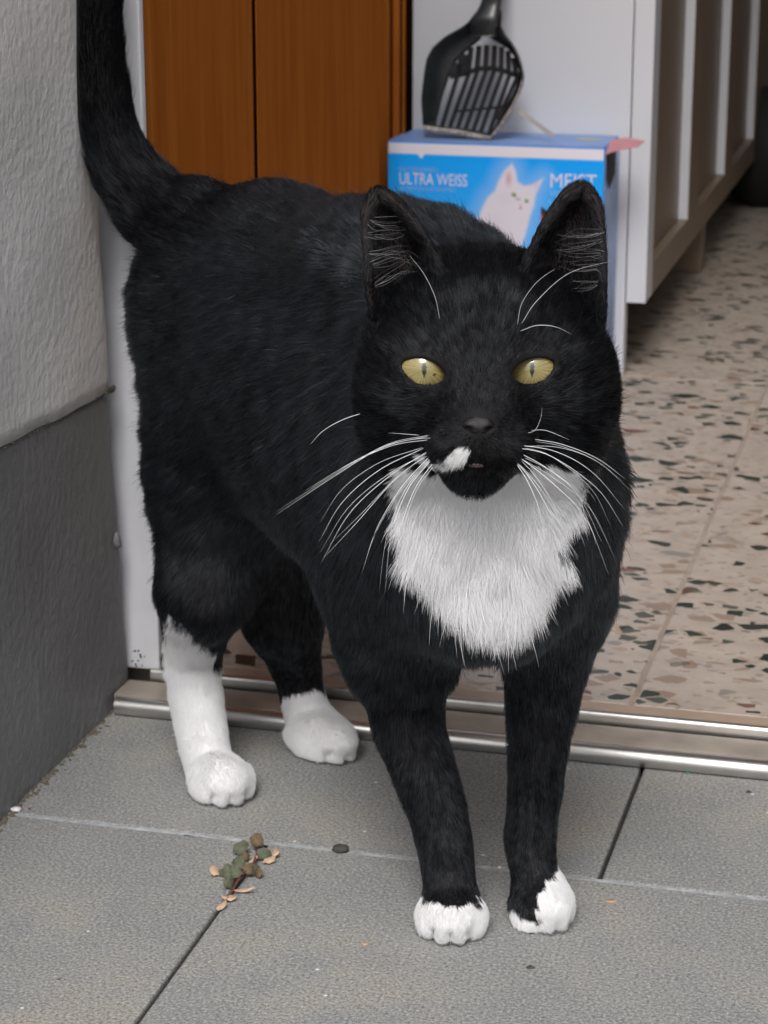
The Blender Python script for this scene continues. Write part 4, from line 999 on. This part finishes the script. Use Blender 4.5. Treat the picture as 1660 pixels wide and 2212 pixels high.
# keep the coat out of the wall: house-frame a must stay positive
cph, sph = math.cos(PHI), math.sin(PHI)
aa = (pts[:, :, 0] - OX) * cph - (pts[:, :, 1] - OY) * sph; bb = (pts[:, :, 0] - OX) * sph + (pts[:, :, 1] - OY) * cph
keep &= ~((aa.min(1) < .0035) & (bb.min(1) < .002))
pts = pts[keep]; wcol = wcol[keep]; L = L[keep]; n = len(pts)
rv_ = rng.random(n); blk = A((.010, .011, .014))[None] * (.55 + 1.0 * rv_[:, None] ** 1.5); 
wht = A((.96, .965, .98))[None] * (.88 + .12 * rv_[:, None]) * np.clip(.84 + L / .05, .8, 1.)[:, None]
hc_ = np.where(wcol[:, None] > 0, wht, blk)
sing = (rng.random(n) < .00012) & (wcol == 0) & (L > .006); hc_[sing] = (.35, .36, .38)     # single white hairs
hair = bpy.data.hair_curves.new('fur'); hair.add_curves([K] * n)
hair.attributes['position'].data.foreach_set('vector', (pts - CR.astype(np.float32)).ravel()) if 'position' in hair.attributes else hair.position_data.foreach_set('vector', (pts - CR.astype(np.float32)).ravel())
ra = hair.attributes.get('radius') or hair.attributes.new('radius', 'FLOAT', 'POINT')
base_r = np.where(wcol > 0, .000088, .000078) * np.clip(L / .008, .75, 1.15)
ra.data.foreach_set('value', (base_r[:, None] * A((1., .95, .8, .55, .12))[None]).astype(np.float32).ravel())
dull = .20 + .16 * nz3(pts[:, 0], 330, 2.) + .30 * nz3(pts[:, 0], 1100, 5.) + rng.normal(0, .22, n)
hm_ = hm[keep]; td = np.min([np.linalg.norm(pts[:, 0] - A(p), axis=1) for p, r in TAIL[:4]] + [np.where(pts[:, 0, 2] > .37, 0., 9.)], axis=0); dull += .55 * np.clip((.062 - td) / .03, 0, 1); dull += .50 * hm_ + .30 * np.clip((pts[:, 0, 2] - .325) / .02, 0, 1) + .38 * np.clip((.15 - pts[:, 0, 2]) / .04, 0, 1)
onear = (L < .0031) & (hm_ < .9) & (pts[:, 0, 2] > .25) & (pts[:, 0, 1] < .95); dull[onear] += .35
da_ = hair.attributes.new('dull', 'FLOAT', 'CURVE'); da_.data.foreach_set('value', np.clip(dull, 0, .97).astype(np.float32))
cattr = hair.attributes.new('col', 'FLOAT_COLOR', 'CURVE'); cattr.data.foreach_set('color', np.concatenate([hc_, np.ones((n, 1))], 1).astype(np.float32).ravel())
ho = link('fur', hair, m_fur, catroot)
print('hair', n, round(_t.time() - _T0, 1))

# ---- eyes
for ei, (c, rl) in enumerate(EYES):
    vd = ray_dir(c); ctr = eye_centre(c)
    nu_, nv_ = 96, 72; VV, FF, CC = [], [], []
    gz = -vd + A((0, 0, .0)); gz /= np.linalg.norm(gz); xr = np.cross(gz, A((0, 0, 1.))); xr /= np.linalg.norm(xr); up = np.cross(xr, gz); xr = -xr
    for j in range(nv_ + 1):
        th_ = math.pi * j / nv_
        for i in range(nu_):
            ph = 2 * math.pi * i / nu_; x, y, z = math.sin(th_) * math.cos(ph), math.sin(th_) * math.sin(ph), math.cos(th_)
            VV.append((xr * x + up * y + gz * z) * RE)
            rr = math.sin(th_) * RE if z > 0 else 1; X_, Y_ = x * RE, y * RE
            fib = .16 * math.sin(ph * 37 + 3 * math.sin(ph * 11)) + .10 * math.sin(ph * 71 + 1)
            if z <= 0 or rr > .0093: col = (.010, .008, .008)
            elif rr > .0088: col = (.03, .025, .015)
            else:
                k = rr / .0088; col = (A((.185, .165, .062)) * (1 - k) + A((.27, .215, .085)) * k) * (1 + fib)
                if (X_ / (.0009 * max(0.02, 1 - (Y_ / .0034) ** 2))) ** 2 < 1 and abs(Y_) < .0034: col = (.008, .008, .006)
                if ei == 0 and (X_ - .0040) ** 2 + (Y_ + .0022) ** 2 < .00055 ** 2: col = (.06, .02, .008)
            CC.append((*col, 1))
    for j in range(nv_):
        for i in range(nu_):
            a = j * nu_ + i; b = j * nu_ + (i + 1) % nu_; FF.append((a, a + nu_, b + nu_, b))
    me = grid_mesh('eye', VV, FF, True)
    ca = me.color_attributes.new('col', 'FLOAT_COLOR', 'POINT'); ca.data.foreach_set('color', A(CC, np.float32).ravel())
    link('eye', me, m_eye, catroot, tuple(ctr - CR))
# ---- nose leather
bm = bmesh.new(); bmesh.ops.create_icosphere(bm, subdivisions=4, radius=1)
for v_ in bm.verts:
    x, y, z = v_.co; wdt = .0064 * (1 - .45 * max(0, -z)) ; co = Vector((x * wdt, y * .0050, z * .0042))
    for sx in (-1, 1):
        dn = ((co.x - sx * .0038) / .0017) ** 2 + ((co.z + .0008) / .0012) ** 2
        if dn < 1 and co.y < 0: co.y += .0022 * (1 - dn)
    if abs(co.x) < .0006 and co.y < 0: co.y += .0006
    v_.co = co
link('nose', to_mesh(bm, 'nose', True), m_nose, catroot, tuple(A((0.0358, 0.8262, 0.2667)) - CR))
bm = bmesh.new(); bmesh.ops.create_icosphere(bm, subdivisions=3, radius=1, matrix=Matrix.Diagonal((.0040, .0018, .0014, 1)))
link('lower_lip', to_mesh(bm, 'lower_lip', True), simple('wet_lip', (.05, .03, .03), .08, 0, .1, 300), catroot, tuple(A((0.0353, 0.8262, 0.2511)) - CR))
# ---- whiskers
def whisker(P_, r0=.00017, name='whisker'):
    c = catmull([A(p) for p in P_], 8); n_ = len(c)
    link(name, tube_mesh(name, [tuple(A(p) - CR) for p in c], [r0 * (1 - .9 * (i / (n_ - 1)) ** 1.1) for i in range(n_)], 5), m_whisk, catroot)
for P_ in (
 [(0.0168, 0.8330, 0.2602), (0.0000, 0.8150, 0.2610), (-0.0189, 0.8050, 0.2521), (-0.0395, 0.8000, 0.2393)],
 [(0.0177, 0.8330, 0.2590), (0.0035, 0.8150, 0.2616), (-0.0120, 0.8050, 0.2575), (-0.0291, 0.8000, 0.2482)],
 [(0.0151, 0.8320, 0.2559), (-0.0017, 0.8150, 0.2520), (-0.0155, 0.8050, 0.2423), (-0.0242, 0.8000, 0.2285)],
 [(0.0168, 0.8320, 0.2546), (0.0017, 0.8150, 0.2493), (-0.0130, 0.8050, 0.2378), (-0.0234, 0.8000, 0.2203)],
 [(0.0156, 0.8320, 0.2528), (0.0035, 0.8200, 0.2461), (-0.0105, 0.8100, 0.2326), (-0.0228, 0.8100, 0.2189)],
 [(0.0186, 0.8320, 0.2519), (0.0088, 0.8200, 0.2424), (0.0026, 0.8100, 0.2271), (0.0004, 0.8100, 0.2050)],
 [(0.0195, 0.8320, 0.2510), (0.0114, 0.8200, 0.2424), (0.0056, 0.8100, 0.2271), (0.0044, 0.8120, 0.2071)],
 [(0.0177, 0.8320, 0.2528), (0.0070, 0.8200, 0.2443), (-0.0026, 0.8120, 0.2302), (-0.0079, 0.8100, 0.2143)],
 [(0.0133, 0.8340, 0.2605), (0.0070, 0.8250, 0.2634), (0.0017, 0.8200, 0.2651)],
 [(0.0487, 0.8320, 0.2565), (0.0626, 0.8150, 0.2574), (0.0798, 0.8100, 0.2462), (0.0898, 0.8100, 0.2317)],
 [(0.0496, 0.8320, 0.2574), (0.0643, 0.8150, 0.2592), (0.0779, 0.8100, 0.2525), (0.0904, 0.8100, 0.2381)],
 [(0.0569, 0.8360, 0.2585), (0.0672, 0.8200, 0.2606), (0.0800, 0.8150, 0.2565), (0.0904, 0.8100, 0.2498)],
 [(0.0488, 0.8320, 0.2546), (0.0628, 0.8150, 0.2475), (0.0758, 0.8100, 0.2344), (0.0851, 0.8100, 0.2124)],
 [(0.0496, 0.8320, 0.2552), (0.0611, 0.8180, 0.2521), (0.0731, 0.8120, 0.2429), (0.0821, 0.8100, 0.2253)],
 [(0.0479, 0.8320, 0.2537), (0.0561, 0.8200, 0.2461), (0.0637, 0.8120, 0.2338), (0.0693, 0.8120, 0.2201)],
 [(0.0488, 0.8320, 0.2528), (0.0544, 0.8200, 0.2461), (0.0586, 0.8150, 0.2366), (0.0613, 0.8120, 0.2247)],
 [(0.0533, 0.8360, 0.2605), (0.0572, 0.8280, 0.2639), (0.0591, 0.8240, 0.2695), (0.0596, 0.8230, 0.2742)],
 [(0.0561, 0.8380, 0.2613), (0.0616, 0.8280, 0.2639), (0.0700, 0.8220, 0.2619)]):
    whisker(P_)
    if len(P_) == 4 and P_[3][2] < .26:
        o_ = A((rng.normal(0, .0008), .001, rng.normal(0, .0012))); o0 = A((rng.normal(0, .001), 0, rng.normal(0, .001)))
        whisker([A(p) + o0 * (1 - i_ / 3) + o_ * i_ * 1.2 for i_, p in enumerate(P_)], .00011)
for P_ in ([(0.0213, 0.8460, 0.3035), (0.0192, 0.8380, 0.3137), (0.0148, 0.8340, 0.3233), (0.0095, 0.8340, 0.3300)], [(0.0528, 0.8460, 0.3017), (0.0578, 0.8380, 0.3119), (0.0693, 0.8320, 0.3237), (0.0854, 0.8300, 0.3288)],
 [(0.0511, 0.8460, 0.3013), (0.0522, 0.8380, 0.3111), (0.0572, 0.8320, 0.3202), (0.0641, 0.8320, 0.3255)], [(0.0523, 0.8460, 0.2986), (0.0580, 0.8380, 0.3025), (0.0648, 0.8350, 0.3026), (0.0712, 0.8380, 0.2991)]): whisker(P_, .00016, 'brow_whisker')
for P_ in ([(-0.0055, 0.8720, 0.2605), (-0.0156, 0.8650, 0.2590), (-0.0238, 0.8600, 0.2556), (-0.0292, 0.8580, 0.2504)],): whisker(P_, .00018, 'cheek_whisker')
# pale hair tufts across the ear openings, one strand bundle per ear
for ei, (rows) in enumerate(([(790,470,900,505),(795,500,905,520),(792,540,900,560),(795,560,905,580),(800,610,900,590),(805,640,900,610)], [(1300,500,1200,520),(1302,520,1205,545),(1300,560,1190,560),(1302,580,1195,590),(1300,540,1190,535),(1298,620,1210,640)])):
    pass
EAR_ROWS = [[((-0.0055, 0.8840, 0.3352), (0.0037, 0.8900, 0.3333), (0.0092, 0.8920, 0.3293)), ((-0.0060, 0.8820, 0.3300), (0.0018, 0.8880, 0.3299), (0.0074, 0.8900, 0.3268)), ((-0.0060, 0.8800, 0.3230), (0.0037, 0.8860, 0.3238), (0.0120, 0.8860, 0.3191)), ((-0.0060, 0.8800, 0.3175), (0.0037, 0.8860, 0.3191), (0.0138, 0.8840, 0.3139)), ((-0.0046, 0.8780, 0.3095), (0.0037, 0.8840, 0.3130), (0.0129, 0.8820, 0.3125))],
            [((0.0855, 0.8820, 0.3309), (0.0773, 0.8880, 0.3290), (0.0664, 0.8900, 0.3259)), ((0.0859, 0.8820, 0.3273), (0.0774, 0.8880, 0.3244), (0.0674, 0.8900, 0.3222)), ((0.0859, 0.8800, 0.3221), (0.0773, 0.8860, 0.3201), (0.0644, 0.8860, 0.3201)), ((0.0860, 0.8800, 0.3175), (0.0765, 0.8860, 0.3154), (0.0671, 0.8840, 0.3167)), ((0.0853, 0.8780, 0.3114), (0.0774, 0.8840, 0.3093), (0.0709, 0.8820, 0.3050))]]
tv, tr, tn = [], [], []
for rows in EAR_ROWS:
    for a, b, c in rows:
        for k in range(7):
            j = rng.normal(0, .0022, 3); j[1] *= .3; e = j + rng.normal(0, .0016, 3) + A((0, 0, .0015)); ln = rng.uniform(.25, .95)
            tl = [A(a) + j * .5, A(a) * .6 + A(b) * .4 + j + A((0, -.002, 0)), A(b) + j, A(b) * (1 - ln) + A(c) * ln + e]
            tv += [p - CR for p in tl]; tr += [.00005, .000045, .00003, .000005]; tn.append(4)
tuft = bpy.data.hair_curves.new('ear_hair'); tuft.add_curves(tn)
tuft.attributes['position'].data.foreach_set('vector', A(tv, np.float32).ravel())
ra = tuft.attributes.get('radius') or tuft.attributes.new('radius', 'FLOAT', 'POINT'); ra.data.foreach_set('value', A(tr, np.float32))
tuft.attributes.new('dull', 'FLOAT', 'CURVE'); ca = tuft.attributes.new('col', 'FLOAT_COLOR', 'CURVE'); g_ = rng.uniform(.12, .42, (len(tn), 1)); ca.data.foreach_set('color', np.concatenate([g_, g_, g_ * 1.02, g_ * 0 + 1], 1).astype(np.float32).ravel())
link('ear_hair', tuft, m_fur, catroot)
print('cat done', round(_t.time() - _T0, 1))
